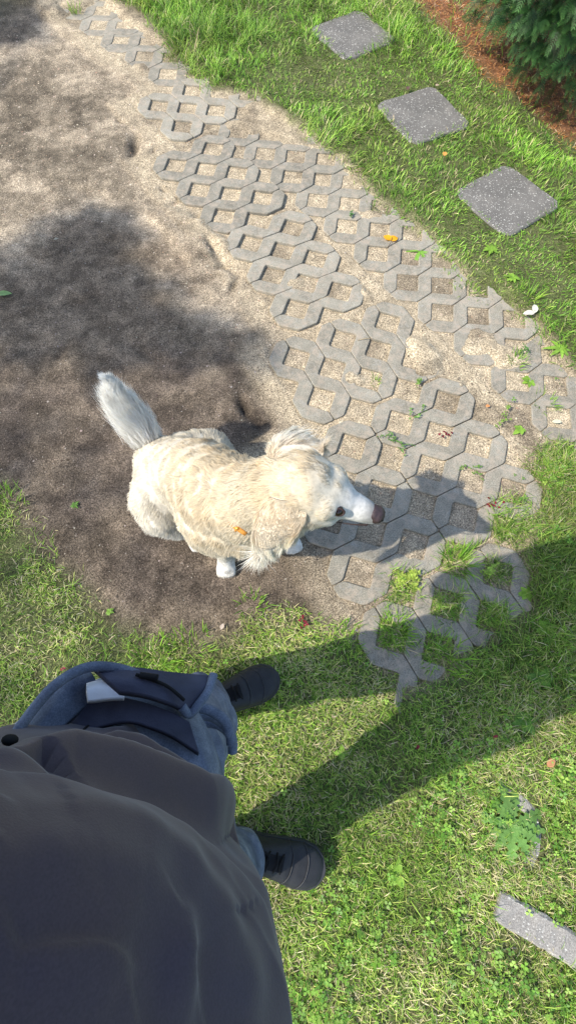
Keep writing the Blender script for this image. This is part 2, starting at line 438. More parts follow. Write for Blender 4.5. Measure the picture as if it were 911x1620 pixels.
for i, p in enumerate(PAVERS):
    o = bpy.data.objects.new('grass_paver', pm[i % 3]); C.objects.link(o); o.parent = path
    a = R(p[2])
    ex = Vector((math.cos(a), math.sin(a), 0)); ey = Vector((math.sin(a), -math.cos(a), 0))
    if p[3]: ex, ey = ey, ex
    # right-handed: mirror the long axis (the block is symmetric)
    if ex.cross(ey).z < 0: ey = -ey
    M3 = Matrix((ex, ey, Vector((0, 0, 1)))).transposed()
    tilt = Matrix.Rotation(random.uniform(-.010, .010), 3, 'X') @ Matrix.Rotation(random.uniform(-.008, .008), 3, 'Y')
    o.matrix_world = Matrix.Translation((p[0], p[1], p[4])) @ (M3 @ tilt).to_4x4()
    o['kind'] = 'structure'; del o['kind']

# ------------------------------------------------------------------ stepping stones
SL = ['dark speckled square stepping stone in the lawn, farthest from the dog',
      'middle one of three speckled stepping stones, dry leaves on its far edge',
      'speckled square stepping stone on the lawn nearest to the photographer and the pavers']
for (c, a, s), lab in zip(STONES, SL):
    n = 11; V = []; Fc = []
    prm = []
    for k in range(4):
        ang = k*math.pi/2+math.pi/4
        prm.append(np.array([math.cos(ang), math.sin(ang)])*s*math.sqrt(2))
    P = []
    for k in range(4):
        for t in np.linspace(0, 1, n, endpoint=False): P.append(prm[k]*(1-t)+prm[(k+1) % 4]*t)
    P = [p*(1-.085*max(0, np.linalg.norm(p)/(s*math.sqrt(2))-.90)/.10) for p in P]
    P = [p+np.array([random.uniform(-1, 1), random.uniform(-1, 1)])*.0028 for p in P]
    m_ = len(P)
    for z, d in ((-.05, 0), (-.006, 0), (-.002, .003), (0, .007)):
        V += [(x, y, z) for x, y in offset_poly(P, d)]
    for L in range(3):
        for i in range(m_):
            j = (i+1) % m_; Fc.append((L*m_+i, L*m_+j, (L+1)*m_+j, (L+1)*m_+i))
    Fc.append(tuple(3*m_+i for i in range(m_)))
    me = bpy.data.meshes.new('stepping_stone'); me.from_pydata(V, [], Fc)
    o = link('stepping_stone', me, M_STONE, label=lab, category='stepping stone', group='stepping stones across the lawn')
    o.location = (c[0], c[1], .031); o.rotation_euler = (random.uniform(-.02, .02), random.uniform(-.02, .02), a+math.pi/4)

# buried concrete edging bar at the bottom right
def rough_bar(L, W, H, seed):
    rn = np.random.default_rng(seed); n = 24; V = []; Fc = []
    sec = [(-W/2, -H), (-W/2, -.006), (-W/2+.006, 0), (-W*.2, .001), (W*.2, 0), (W/2-.007, -.001), (W/2, -.007), (W/2, -H)]
    for i in range(n+1):
        x = (i/n-.5)*L; j = rn.normal(0, .0012, (8, 2)); j[0] = j[7] = 0
        sc_ = 1 if 0 < i < n else .9
        V += [(x, y*sc_+j[k, 0], z+j[k, 1]) for k, (y, z) in enumerate(sec)]
    for i in range(n):
        for k in range(8): Fc.append((i*8+k, i*8+(k+1) % 8, (i+1)*8+(k+1) % 8, (i+1)*8+k))
    Fc.append(tuple(range(7, -1, -1))); Fc.append(tuple(n*8+k for k in range(8)))
    me = bpy.data.meshes.new('concrete_edging'); me.from_pydata(V, [], Fc); return me
o = link('concrete_edging', rough_bar(.40, .070, .05, 3), M_STONE2, label='weathered concrete edging bar half sunk in the grass at the bottom right', category='edging stone')
ex_, ey_ = G(788, 1434, .02); EDG = (ex_+.2*math.cos(R(-24)), ey_+.2*math.sin(R(-24)))
o.location = (EDG[0], EDG[1], .017); o.rotation_euler = (0, 0, R(-24))
def arc_frag():
    P = [G(*q_, .02) for q_ in ((792, 1252), (818, 1262), (838, 1284), (848, 1312), (845, 1345), (833, 1372))]; V = []; Fc = []
    n = len(P)
    for i, p in enumerate(P):
        a = P[max(0, i-1)]; b = P[min(n-1, i+1)]; t = Vector((b[0]-a[0], b[1]-a[1], 0)).normalized(); s_ = Vector((-t.y, t.x, 0)); c = Vector((p[0], p[1], 0))
        for w_, z in ((-.017, -.03), (-.017, -.004), (-.012, 0), (.012, 0), (.017, -.004), (.017, -.03)): V.append(tuple(c+s_*(w_*random.uniform(.85, 1.15))+Vector((0, 0, z+.020+random.uniform(-.001, .001)))))
        if i:
            b_ = i*6; Fc += [(b_-6+k, b_-6+(k+1) % 6, b_+(k+1) % 6, b_+k) for k in range(6)]
    Fc += [(5, 4, 3, 2, 1, 0), tuple((n-1)*6+k for k in range(6))]
    me = bpy.data.meshes.new('concrete_fragment'); me.from_pydata(V, [], Fc); return me
link('concrete_fragment', arc_frag(), M_STONE2, label='curved concrete rim showing beside the dandelion rosette', category='concrete piece')
for px, py, L_, W_, a, lab in ((876, 1292, .10, .04, -50, 'grey concrete bit in grass right of the dandelion rosette'), (680, 1143, .10, .06, -45, 'small broken concrete piece in the grass left of the longer sunken one'), (735, 1168, .15, .045, -5, 'longer sunken concrete fragment in grass below the last paver')):
    x, y = G(px, py); o = link('concrete_fragment', rough_bar(L_, W_, .03, 5), M_STONE2, label=lab, category='concrete piece'); o.location = (x, y, .0125); o.rotation_euler = (.05, .03, R(a))

# ------------------------------------------------------------------ grass
def pick(pal, wts, n):
    P = np.array(pal); k = rng.choice(len(P), n, p=np.array(wts)/sum(wts))
    return P[k]*rng.uniform(.75, 1.25, (n, 1))*rng.uniform(.94, 1.06, (n, 3))
def blades(name, XY, L, W, lean0, lean1, head, colr, kind='stuff', base=None, **props):
    n = len(XY); X, Y = XY[:, 0], XY[:, 1]
    Z = ground_h(X, Y, False)-.002
    h = np.stack([np.cos(head), np.sin(head)], 1); s = np.stack([-h[:, 1], h[:, 0]], 1)
    ts = [0, .3, .65, 1]; pos = np.zeros((n, 4, 3)); cur = np.stack([X, Y, Z], 1); pos[:, 0] = cur
    for i in range(1, 4):
        dt = (ts[i]-ts[i-1])*L; th = lean0+(lean1-lean0)*((ts[i]+ts[i-1])/2)
        cur = cur+np.stack([h[:, 0]*np.sin(th)*dt, h[:, 1]*np.sin(th)*dt, np.cos(th)*dt], 1); pos[:, i] = cur
    low = Z[:, None]+.001; pos[:, 1:, 2] = np.maximum(pos[:, 1:, 2], low)
    tw = rng.uniform(-.5, .5, n)
    sv = np.concatenate([s*np.cos(tw)[:, None], np.sin(tw)[:, None]], 1)
    V = np.zeros((n, 7, 3)); wf = [.7, 1, .75]
    for i in range(3):
        V[:, 2*i] = pos[:, i]-sv*(W*wf[i]/2)[:, None]; V[:, 2*i+1] = pos[:, i]+sv*(W*wf[i]/2)[:, None]
    V[:, 6] = pos[:, 3]
    b = (np.arange(n)*7)[:, None]
    q1 = np.concatenate([b+np.array([0, 1, 3, 2]), b+np.array([2, 3, 5, 4])]); t1 = b+np.array([4, 5, 6])
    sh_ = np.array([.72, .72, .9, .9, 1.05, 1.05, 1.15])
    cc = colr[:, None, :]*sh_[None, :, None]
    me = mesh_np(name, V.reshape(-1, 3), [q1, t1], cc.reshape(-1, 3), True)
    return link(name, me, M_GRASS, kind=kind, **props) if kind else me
def scatter(n, box, dens):
    X = rng.uniform(box[0], box[1], n); Y = rng.uniform(box[2], box[3], n)
    k = rng.uniform(0, 1, n) < dens(X, Y); return np.stack([X[k], Y[k]], 1)
def off_stones(X, Y, g=0.0):
    ok = np.ones(X.shape, bool)
    for (c, a, s) in STONES:
        dx, dy = X-c[0], Y-c[1]; A = a+math.pi/4
        uu = dx*math.cos(A)+dy*math.sin(A); vv = -dx*math.sin(A)+dy*math.cos(A)
        ok &= ~((np.abs(uu) < s+g) & (np.abs(vv) < s+g))
    dx, dy = X-EDG[0], Y-EDG[1]; a = R(-24); uu = dx*math.cos(a)+dy*math.sin(a); vv = -dx*math.sin(a)+dy*math.cos(a)
    ok &= ~((np.abs(uu) < .2) & (np.abs(vv) < .012+.02*fbm(X*40, Y*40, 69, 2))) | (hash2(X*911.3, Y*733.1, 3.) < .32)
    ok &= sdist(X, Y, SHOWX) < .0
    return ok
GREEN_U = [(.19, .38, .04), (.27, .48, .055), (.095, .22, .02), (.38, .54, .09), (.62, .56, .28)]
GREEN_L = [(.20, .38, .04), (.33, .52, .07), (.48, .58, .13), (.62, .56, .26), (.78, .68, .42), (.09, .19, .022)]
def densU(X, Y):
    n_ = fbm(X*5, Y*5, 60, 4)
    d = sst(-.05, .04, sdist(X, Y, LAWN_U)+(n_-.5)*.16)*(1-.93*sst(-.07, .04, sdist(X, Y, LITTER)+(n_-.5)*.12))
    d = d*(.5+.5*sst(.30, .5, fbm(X*11, Y*11, 66, 3)))
    return d*off_stones(X, Y, -.022+.03*(fbm(X*20, Y*20, 68, 2)-.5))
XY = scatter(200000, (-1.6, 2.3, .75, 4.6), densU)
n = len(XY); tall = fbm(XY[:, 0]*2.3, XY[:, 1]*2.3, 71, 3)
L_ = rng.uniform(.015, .040, n)*(.55+1.1*sst(.3, .75, tall))
tuft = np.zeros(n)
for px, py, r_ in ((345, 60, .30), (215, 15, .18), (620, 80, .22), (600, 30, .2), (560, 210, .2), (760, 230, .25), (880, 300, .25), (300, 30, .3), (700, 210, .15)):
    x, y = G(px, py); tuft = np.maximum(tuft, np.exp(-((XY[:, 0]-x)**2+(XY[:, 1]-y)**2)/r_**2))
L_ *= 1+1.3*tuft
flow = (fbm(XY[:, 0]*6, XY[:, 1]*6, 77, 3)-.5)*14-.6
head = flow+rng.normal(0, 1.2, n)
cU = pick(GREEN_U, [4, 4, 4, 1.6, 1.1], n)*(.58+.95*fbm(XY[:, 0]*5, XY[:, 1]*5, 81, 4))[:, None]
yl = sst(.5, .66, fbm(XY[:, 0]*3, XY[:, 1]*3, 84, 4))[:, None]; cU = cU*(1-.5*yl)+cU*np.array([1.35, 1.0, 1.5])*.5*yl
blades('long_grass', XY, L_, rng.uniform(.0018, .0036, n), rng.uniform(.1, .8, n), rng.uniform(.9, 1.9, n), head, cU, label='lush bright green grass of the upper lawn round the stepping stones', category='grass')

HOLEG = [GP(q) for q in ([(600, 960), (650, 970), (655, 1020), (600, 1030)], [(610, 900), (665, 900), (670, 950), (605, 950)], [(680, 940), (740, 930), (740, 985), (680, 985)],
                         [(665, 1000), (720, 995), (715, 1050), (660, 1050)], [(755, 945), (812, 950), (805, 1000), (750, 1000)], [(770, 790), (850, 800), (850, 860), (775, 850)], [(690, 855), (760, 860), (750, 905), (690, 905)],
                         [(755, 880), (815, 880), (815, 915), (755, 915)])]
def densL(X, Y):
    n_ = fbm(X*6, Y*6, 90, 4)
    sd = sdist(X, Y, LAWN_L)
    d = sst(-.05, .07, sd+(n_-.5)*.16)
    # thin and patchy near the bare soil on the left
    left = 1-sst(-.35, -.02, X)
    d = d*(1-left*(.75*(1-sst(.42, .58, fbm(X*9, Y*9, 94, 3)))))*(1-.45*left*sst(.15, .4, Y))
    h_ = np.zeros(X.shape)
    for P in HOLEG: h_ = np.maximum(h_, sst(-.03, .02, sdist(X, Y, P)))
    rect, solid = paver_cover(X, Y, -.0)
    bur = np.zeros(X.shape)
    for P in (BURY[0], BURY[3]): bur = np.maximum(bur, sst(0, .06, sdist(X, Y, P)))
    inlow = (Y < .02) & (sdist(X, Y, SHOWX) < 0)
    d = np.maximum(d, h_)
    d = np.where(solid & ~inlow, d*bur*.75, d)
    return d*off_stones(X, Y)
def densLL(X, Y):
    return densL(X, Y)*(.45+.55*sst(.33, .5, fbm(X*13, Y*13, 97, 3)))
XY = scatter(390000, (-1.75, 1.55, -1.15, .95), densLL); n = len(XY)
right = sst(.35, .8, XY[:, 0])*sst(-.25, .2, XY[:, 1])
short = rng.uniform(.012, .034, n)*(1+.9*right)
dry = sst(.35, .65, fbm(XY[:, 0]*5, XY[:, 1]*5, 101, 4)-.12*right)
c1 = pick(GREEN_L, [4, 4, 3, .9, .3, 3.5], n); c2 = pick(GREEN_L, [1.8, 2.5, 3, 3, 2.0, 1.2], n)
cL = np.where((rng.uniform(0, 1, n) < dry)[:, None], c2, c1)*(.55+.85*fbm(XY[:, 0]*6, XY[:, 1]*6, 103, 4))[:, None]*(1-.25*right[:, None])
blades('short_grass', XY, short, rng.uniform(.0012, .0023, n), rng.uniform(.2, .9, n), rng.uniform(1.0, 2.0, n), rng.uniform(0, 6.28, n), cL, label='short yellowish green grass of the lower lawn round the shoes', category='grass')
# longer wiry grass to the right and in the paver cells
def densW(X, Y):
    d = densL(X, Y)*(.10+.9*sst(.45, .8, X)*sst(-.2, .1, Y))*sst(.4, .55, fbm(X*7, Y*7, 108, 3))
    for P in HOLEG[:6]: d = np.maximum(d, .9*sst(-.01, .02, sdist(X, Y, P)))
    d = np.maximum(d, densL(X, Y)*(1-sst(-.5, -.25, X))*.9*sst(.35, .55, fbm(X*8, Y*8, 109, 3)))
    return d*off_stones(X, Y)
XY = scatter(60000, (-1.0, 1.6, -.9, 1.0), densW); n = len(XY)
blades('wiry_grass', XY, rng.uniform(.03, .065, n), rng.uniform(.0014, .0026, n), rng.uniform(.1, .6, n), rng.uniform(1.0, 1.8, n), rng.uniform(0, 6.28, n), pick(GREEN_L, [5, 4, 2, 1, .5, 3], n), label='wiry longer grass growing out of the paver cells and beside the path', category='grass')
# dead straw and clippings lying flat in the lower lawn
XY = scatter(34000, (-1.1, 1.4, -1.1, .9), lambda X, Y: densL(X, Y)*sst(.35, .6, fbm(X*5, Y*5, 101, 4))); n = len(XY)
blades('straw', XY, rng.uniform(.012, .035, n), rng.uniform(.0011, .002, n), rng.uniform(1.2, 1.5, n), rng.uniform(1.5, 1.8, n), rng.uniform(0, 6.28, n), pick([(.66, .56, .35), (.52, .40, .22), (.78, .68, .47)], [3, 2, 2], n), label='dry straw clippings lying in the lower lawn', category='straw')

# bright upright tufts that stand out
def tuftmesh(px, py, n, r, L0, L1, pal, w=.003):
    x, y = G(px, py); a = rng.uniform(0, 6.28, n); q_ = r*np.sqrt(rng.uniform(0, 1, n))
    XY = np.stack([x+q_*np.cos(a), y+q_*np.sin(a)], 1)
    return blades('grass_tuft', XY, rng.uniform(L0, L1, n), rng.uniform(w*.7, w*1.2, n), rng.uniform(0, .5, n), rng.uniform(.8, 1.5, n), a+rng.normal(0, .6, n), pick(pal, [1]*len(pal), n), kind=None)
BR = [(.20, .38, .03), (.28, .46, .05), (.13, .28, .025)]
for px, py, n_, r_, l0, l1, lab in (
        (722, 893, 75, .045, .05, .10, 'bright green grass tuft sprouting from the cell between the last pavers, right of the dog'),
        (592, 605, 14, .018, .02, .045, 'tiny grass tuft in a sandy paver cell above the dog\'s head'),
        (240, 12, 60, .05, .05, .11, 'yellow green grass tuft at the far top end of the path'),
        (120, 22, 30, .03, .04, .09, 'small pale grass tuft in the farthest paver'),
        (625, 1000, 120, .05, .03, .06, 'dense dark grass tuft filling the lowest left paver cell'),
        (700, 1040, 60, .06, .04, .08, 'spreading grass tuft at the end of the paved strip'),
        (815, 575, 50, .035, .02, .04, 'low dark green tuft in a paver cell at the right edge of the strip'),
        (862, 640, 30, .05, .03, .06, 'straggly tuft on the rightmost paver'),
        (300, 1030, 70, .07, .03, .07, 'loose grass tuft at the soil edge left of the upper shoe'),
        (250, 1040, 60, .06, .03, .06, 'thin grass tuft above the jeans pocket'),
        (400, 960, 50, .045, .02, .045, 'sparse grass tuft on bare soil under the dog\'s front paws'),
        (15, 800, 60, .06, .03, .06, 'thin grass tuft at the left edge beside the bare soil'),
        (545, 1010, 40, .05, .02, .05, 'short grass tuft left of the last paver'),
        (825, 330+150, 40, .05, .04, .08, 'taller tuft at the lawn edge right of the path')):
    me = tuftmesh(px, py, n_, r_, l0, l1, BR if py > 20 else BR+[(.4, .4, .12)])
    x, y = G(px, py); o = link('grass_tuft', me, M_GRASS, label=lab, category='grass tuft', group='grass tufts')

# ------------------------------------------------------------------ broad leaves
def leaf_geo(base, d, up, L, W, curl=.3, lobes=0, seed=0):
    """one leaf from base along unit vector d, lying with normal up"""
    d = np.array(d, float); d /= np.linalg.norm(d); up = np.array(up, float); s = np.cross(d, up); s /= np.linalg.norm(s)+1e-9; nrm = np.cross(s, d)
    rn = np.random.default_rng(seed); ts = np.linspace(0, 1, 8 if not lobes else 14); V = []; Fc = []
    for i, t in enumerate(ts):
        w_ = W/2*(math.sin(math.pi*min(1, t*.94+.04))**.75)*(1.15-.3*t)
        if lobes: w_ *= (.55 if i % 2 else 1.15)*(.55+.6*t)
        if i == 0: w_ = W*.03
        if i == len(ts)-1: w_ = W*.02
        c = np.array(base)+d*L*t-nrm*curl*L*t*t+nrm*rn.normal(0, .01)*L
        V += [c-s*w_+nrm*w_*.25, c, c+s*w_+nrm*w_*.25]
    for i in range(len(ts)-1):
        a = i*3; Fc += [(a, a+1, a+4, a+3), (a+1, a+2, a+5, a+4)]
    return V, Fc
def merge(parts):
    V = []; Fc = []; Cc = []
    for v, f, c in parts:
        b = len(V); V += list(v); Fc += [tuple(i+b for i in q_) for q_ in f]; Cc += [c]*len(v)
    return V, Fc, Cc
def mesh_py(name, V, Fc, Cc, smooth=True):
    me = bpy.data.meshes.new(name); me.from_pydata([tuple(v) for v in V], [], Fc)
    at = me.color_attributes.new('col', 'FLOAT_COLOR', 'POINT'); c = np.ones((len(V), 4), np.float32); c[:, :3] = np.array(Cc)[:, :3]; at.data.foreach_set('color', c.ravel())
    if smooth: me.polygons.foreach_set('use_smooth', [True]*len(me.polygons))
    return me
def rosette(px, py, n, L, W, colr, lab, cat, lobes=0, lift=.35, name='weed_plant', seed=1, arc=None):
    rn = random.Random(seed); x, y = G(px, py); z = gz(x, y)
    root = empty(name, (x, y, z+(.005 if lobes else 0)), lab, cat)
    for i in range(n):
        a = (i/n*6.283 if arc is None else arc[0]+(arc[1]-arc[0])*i/max(1, n-1))+rn.uniform(-.25, .25)
        l = L*rn.uniform(.65, 1.1); up = rn.uniform(.6, 1.3)*lift
        d = (math.cos(a)*math.cos(up), math.sin(a)*math.cos(up), math.sin(up))
        k = rn.uniform(.8, 1.2); V, Fc = leaf_geo((0, 0, .004+.003*i/n), d, (0, 0, 1), l, W*rn.uniform(.8, 1.15), .35+rn.uniform(-.1, .2), lobes, seed*50+i)
        me = mesh_py('leaf', V, Fc, [tuple(c*k for c in colr)]*len(V)); link('leaf', me, M_LEAF, root)
    return root
DG = (.13, .26, .09); LG = (.24, .42, .05); MG = (.13, .27, .035)
rosette(800, 1300, 11, .100, .032, (.16, .31, .07), 'large dandelion rosette with toothed grey green leaves at the lower right', 'weed', 1, .3, 'dandelion_plant', 3)
rosette(628, 1385, 5, .040, .020, LG, 'small bright broad leaved seedling in the dry grass right of the lower shoe', 'weed', 0, .4, seed=4)
rosette(845, 1075, 6, .045, .022, MG, 'plantain with a few oval leaves right of the sunken concrete', 'weed', seed=5)
rosette(820, 1140, 7, .04, .020, MG, 'plantain growing in shade under the longer concrete fragment', 'weed', seed=6)
rosette(835, 605, 7, .035, .017, LG, 'bright weed at the right edge of a paver cell', 'weed', seed=7)
rosette(672, 656+0, 6, .025, .010, (.11, .22, .05), 'narrow leaved weed in the gap above the dark red crumb', 'weed', seed=8)
rosette(820, 682, 5, .028, .02, LG, 'clover like weed at the corner of the rightmost sandy gap', 'weed', seed=9)
rosette(805, 450, 9, .038, .013, LG, 'bright broad leaves at the lawn edge near the last stepping stone', 'weed', seed=10)
rosette(770, 405, 9, .036, .013, LG, 'pale green dock leaves in the lawn below the nearest stepping stone', 'weed', seed=11)
rosette(880, 560, 8, .055, .014, (.26, .45, .06), 'sprawling long leaved bright weed at the right edge of the photo', 'weed', 0, .2, seed=12)
rosette(662, 400, 6, .07, .016, (.22, .42, .06), 'creeping bright shoot lying over the paver edge right of the yellow leaf', 'weed', 0, .15, seed=13)
rosette(175, 968, 9, .014, .007, LG, 'small seedling at the soil edge on the left', 'weed', seed=14)
rosette(120, 800, 9, .018, .006, MG, 'thin seedling standing in the dark soil on the left', 'weed', seed=15)
rosette(830, 940, 6, .03, .018, LG, 'round leaved weed beside the last paver on the right', 'weed', seed=16)
rosette(855, 1065-70, 5, .035, .02, LG, 'weed with round leaves in the shaded grass at the right', 'weed', seed=17)
rosette(540, 1190, 4, .022, .014, LG, 'small pale clover leaf sprig in the shaded grass between the shoes', 'weed', seed=18)
# knotweed mats: many tiny leaflets on trailing stems
def mat_weed(px, py, n, r, sx, ang, colr, lab, size=.006, seed=1):
    rn = np.random.default_rng(seed); x, y = G(px, py); parts = []
    root = empty('creeping_weed', (x, y, gz(x, y)), lab, 'weed')
    for s in range(max(3, n//14)):
        a = ang+rn.normal(0, .6)+(math.pi if rn.random() < .5 else 0); L = r*rn.uniform(.5, 1.1)
        p = rn.normal(0, r*.18, 2); pts = []
        for t in np.linspace(0, 1, 7):
            pts.append((p[0]+math.cos(a)*L*t*sx, p[1]+math.sin(a)*L*t, .010+.012*math.sin(3*t)+.004*rn.random())); a += rn.normal(0, .12)
        V = []; Fc = []
        for i, q_ in enumerate(pts):
            V += [(q_[0]-.0006, q_[1], q_[2]), (q_[0]+.0006, q_[1]+.0006, q_[2])]
            if i: b = i*2; Fc.append((b-2, b-1, b+1, b))
        parts.append((V, Fc, (.28, .22, .10)))
        for k in range(14):
            t = rn.random()*6; i = int(min(5, t)); f = t-i; c = np.array(pts[i])*(1-f)+np.array(pts[i+1])*f
            aa = rn.uniform(0, 6.28); V, Fc = leaf_geo(c, (math.cos(aa), math.sin(aa), .5), (0, 0, 1), size*rn.uniform(.8, 1.8), size*.7, .2, 0, k)
            parts.append((V, Fc, tuple(np.array(colr)*rn.uniform(.7, 1.35))))
    V, Fc, Cc = merge(parts); link('foliage', mesh_py('foliage', V, Fc, Cc), M_LEAF, root, kind='stuff')
mat_weed(632, 705, 90, .07, 1, 2.6, (.13, .25, .06), 'grey green creeping knotweed over the paver cells above the dog\'s nose', seed=1)
mat_weed(658, 655, 46, .05, .6, 1.1, (.17, .32, .07), 'thin creeping weed up the joint between pavers', seed=2)
mat_weed(660, 608, 36, .022, 1, .5, (.20, .34, .07), 'small green cushion weed in the sandy gap', seed=3)
mat_weed(740, 745, 40, .04, 1, .3, (.16, .30, .05), 'small weed sprig in a cell of the lower paver', seed=4)
mat_weed(640, 920, 200, .045, 1, .3, (.36, .46, .07), 'yellow green cushion weed filling a paver cell under the dog\'s chin side', .008, seed=5)
mat_weed(775, 905, 60, .04, 1, .3, (.30, .44, .06), 'yellow leaved seedlings in the lowest right paver cell', .009, seed=6)
mat_weed(820, 560, 60, .04, 1, .2, (.10, .22, .05), 'dark creeping weed in the cell at the right edge of the strip', seed=7)
mat_weed(790, 660, 60, .06, 1, .9, (.22, .36, .06), 'scattered seedlings in the sandy corner on the right', seed=8)
mat_weed(555, 345, 24, .018, .6, 1.4, (.12, .26, .08), 'tiny blue green sprout in a paver cell left of the yellow leaf', seed=9)

# clover, one mass
def clover(name, XY, size, colr, zoff, lab):
    n = len(XY); Z = ground_h(XY[:, 0], XY[:, 1], False)+zoff
    a0 = rng.uniform(0, 6.28, n); V = np.zeros((n, 3, 6, 3)); tilt = rng.normal(0, .3, (n, 2))
    for k in range(3):
        a = a0+k*2.094; d = np.stack([np.cos(a), np.sin(a)], 1); s = np.stack([-d[:, 1], d[:, 0]], 1)
        for j, (t, w_) in enumerate([(0.05, 0), (.5, .38), (.95, .34), (.86, 0), (.95, -.34), (.5, -.38)]):
            xy = d*(t*size)[:, None]+s*(w_*size)[:, None]
            V[:, k, j, :2] = XY+xy; V[:, k, j, 2] = Z+(xy*tilt).sum(1)+.15*abs(w_)*size
    b = (np.arange(n*3)*6)[:, None]; q1 = np.concatenate([b+np.array([0, 1, 2, 3]), b+np.array([0, 3, 4, 5])])
    cc = np.repeat(colr, 18, 0)
    me = mesh_np(name, V.reshape(-1, 3), [q1], cc); return link(name, me, M_LEAF, kind='stuff', label=lab, category='clover')
CLOV = [((560, 1590), .30), ((480, 1560), .2), ((500, 1600), .2), ((730, 1260), .18), ((690, 1290), .12), ((870, 1540), .25), ((780, 1560), .2), ((850, 780), .14), ((880, 830), .12), ((870, 740), .1), ((890, 1230), .12), ((860, 1310), .08), ((900, 590), .1), ((600, 1520), .15), ((700, 1480), .12), ((870, 1480+60), .2)]
CL = [(G(*p), r) for p, r in CLOV]
def densC(X, Y):
    d = .02*np.ones(X.shape)
    for (c, r) in CL: d = np.maximum(d, np.exp(-((X-c[0])**2+(Y-c[1])**2)/(r*.6)**2))
    return d*np.clip(densL(X, Y)+.1*(X > .7), 0, 1)*sst(.38, .5, fbm(X*12, Y*12, 120, 3))*off_stones(X, Y)
XY = scatter(26000, (-.2, 1.5, -1.1, 1.3), densC); n = len(XY)
clover('clover', XY, rng.uniform(.005, .0105, n), pick([(.17, .34, .04), (.24, .42, .06), (.30, .46, .08), (.12, .26, .035)], [3, 3, 2, 2], n), rng.uniform(.010, .030, n), 'small bright clover leaves spread in patches through the lower lawn')

# ------------------------------------------------------------------ soil crumbs, gravel, litter
def crumbs(name, XY, size, colr, lab, cat, flat=.5, zoff=0):
    n = len(XY); Z = ground_h(XY[:, 0], XY[:, 1])+zoff
    base = np.array([(1, 0, 0), (-.5, .87, 0), (-.5, -.87, 0), (0, 0, 1)]); base = np.array([(1, 0, 0), (0, 1, 0), (-1, 0, 0), (0, -1, 0), (0, 0, 1)], float)
    a = rng.uniform(0, 6.28, n); st = rng.uniform(.5, 1.0, n)
    V = np.zeros((n, 5, 3))
    for k in range(5):
        bx, by, bz = base[k]; bx += 0; x = bx*size; y = by*size*st
        x = x*rng.uniform(.7, 1.3, n); y = y*rng.uniform(.7, 1.3, n)
        V[:, k, 0] = XY[:, 0]+x*np.cos(a)-y*np.sin(a); V[:, k, 1] = XY[:, 1]+x*np.sin(a)+y*np.cos(a); V[:, k, 2] = Z-.0005+bz*size*flat
    b = (np.arange(n)*5)[:, None]
    f = np.concatenate([b+np.array(t) for t in ([0, 1, 4], [1, 2, 4], [2, 3, 4], [3, 0, 4])])
    me = mesh_np(name, V.reshape(-1, 3), [f], np.repeat(colr, 5, 0)); return link(name, me, M_LITTER, kind='stuff', label=lab, category=cat)
def densS(X, Y):
    return (1-sst(-.05, .1, sdist(X, Y, LAWN_U)))*(1-sst(0, .12, sdist(X, Y, LAWN_L)))
XY = scatter(90000, (-1.9, 1.3, -.1, 3.9), densS); n = len(XY)
rect, solid = paver_cover(XY[:, 0], XY[:, 1]); keep = ~solid | (rng.uniform(0, 1, n) < .0); XY = XY[keep]; n = len(XY)
onsand = (sdist(XY[:, 0], XY[:, 1], SAND) > -.03)[:, None]
cc = np.where(onsand, pick([(.52, .43, .32), (.42, .33, .24), (.22, .165, .12), (.64, .56, .45), (.42, .27, .18)], [4, 3, 4, 1, 1], n), pick([(.11, .085, .065), (.20, .16, .125), (.35, .30, .25), (.06, .045, .035)], [4, 4, 1.3, 3], n))
crumbs('soil_crumbs', XY, rng.gamma(2.2, .0006, n)+.0010, cc, 'fine sand grains and soil crumbs on the bare ground', 'soil')
# orange brown yew litter
XY = scatter(42000, (.55, 2.6, 2.3, 4.7), lambda X, Y: sst(-.1, .06, sdist(X, Y, LITTER)+(fbm(X*8, Y*8, 130)-.5)*.2)); n = len(XY)
blades('needle_litter', XY, rng.uniform(.012, .034, n), rng.uniform(.0022, .004, n), rng.uniform(.9, 1.5, n), rng.uniform(1.3, 1.8, n), rng.uniform(0, 6.28, n), pick([(.62, .27, .08), (.42, .17, .06), (.72, .38, .17), (.16, .08, .045), (.68, .50, .32)], [4, 3, 3, 2, 1], n), label='orange brown fallen yew needles at the foot of the bush', category='needle litter')

# ------------------------------------------------------------------ single leaves and scraps
def fallen(px, py, L, W, ang, colr, lab, cat='leaf', name='fallen_leaf', lobes=0, z=.012, tilt=.25, n=1):
    x, y = G(px, py); parts = []
    for k in range(n):
        V, Fc = leaf_geo((0, 0, 0), (math.cos(ang+k*1.9), math.sin(ang+k*1.9), tilt), (0, 0, 1), L, W, .25, lobes, k); parts.append((V, Fc, colr))
    V, Fc, Cc = merge(parts); o = link(name, mesh_py(name, V, Fc, Cc), M_LEAF, label=lab, category=cat)
    o.location = (x, y, gz(x, y)+z); return o
fallen(616, 384, .036, .032, .5, (.85, .42, .02), 'bright yellow orange curled leaf lying on a paver at the lawn edge', n=2)
fallen(696, 266, .028, .022, 1.3, (.80, .38, .10), 'small orange leaf in the grass between two stepping stones', z=.03)
fallen(0, 470, .05, .026, .3, (.26, .42, .14), 'lone green leaf on bare sand at the left edge', tilt=.1)
fallen(838, 505, .045, .024, 1.4, (.80, .76, .66), 'crumpled whitish leaf standing at the lawn edge on the right', z=.02, n=2)
fallen(870, 670, .034, .016, .05, (.72, .72, .50), 'pale dry leaf lying in the rightmost paver cell')
fallen(765, 646, .016, .012, .05, (.75, .33, .12), 'tiny orange leaf scrap on the sandy gap')
fallen(500, 1378-10, .02, .01, 1, (.5, .42, .2), 'tiny straw coloured leaf by the lower shoe tip')
fallen(855, 1225-15, .03, .02, .8, (.60, .28, .14), 'reddish brown leaf scrap in the grass above the dandelion')
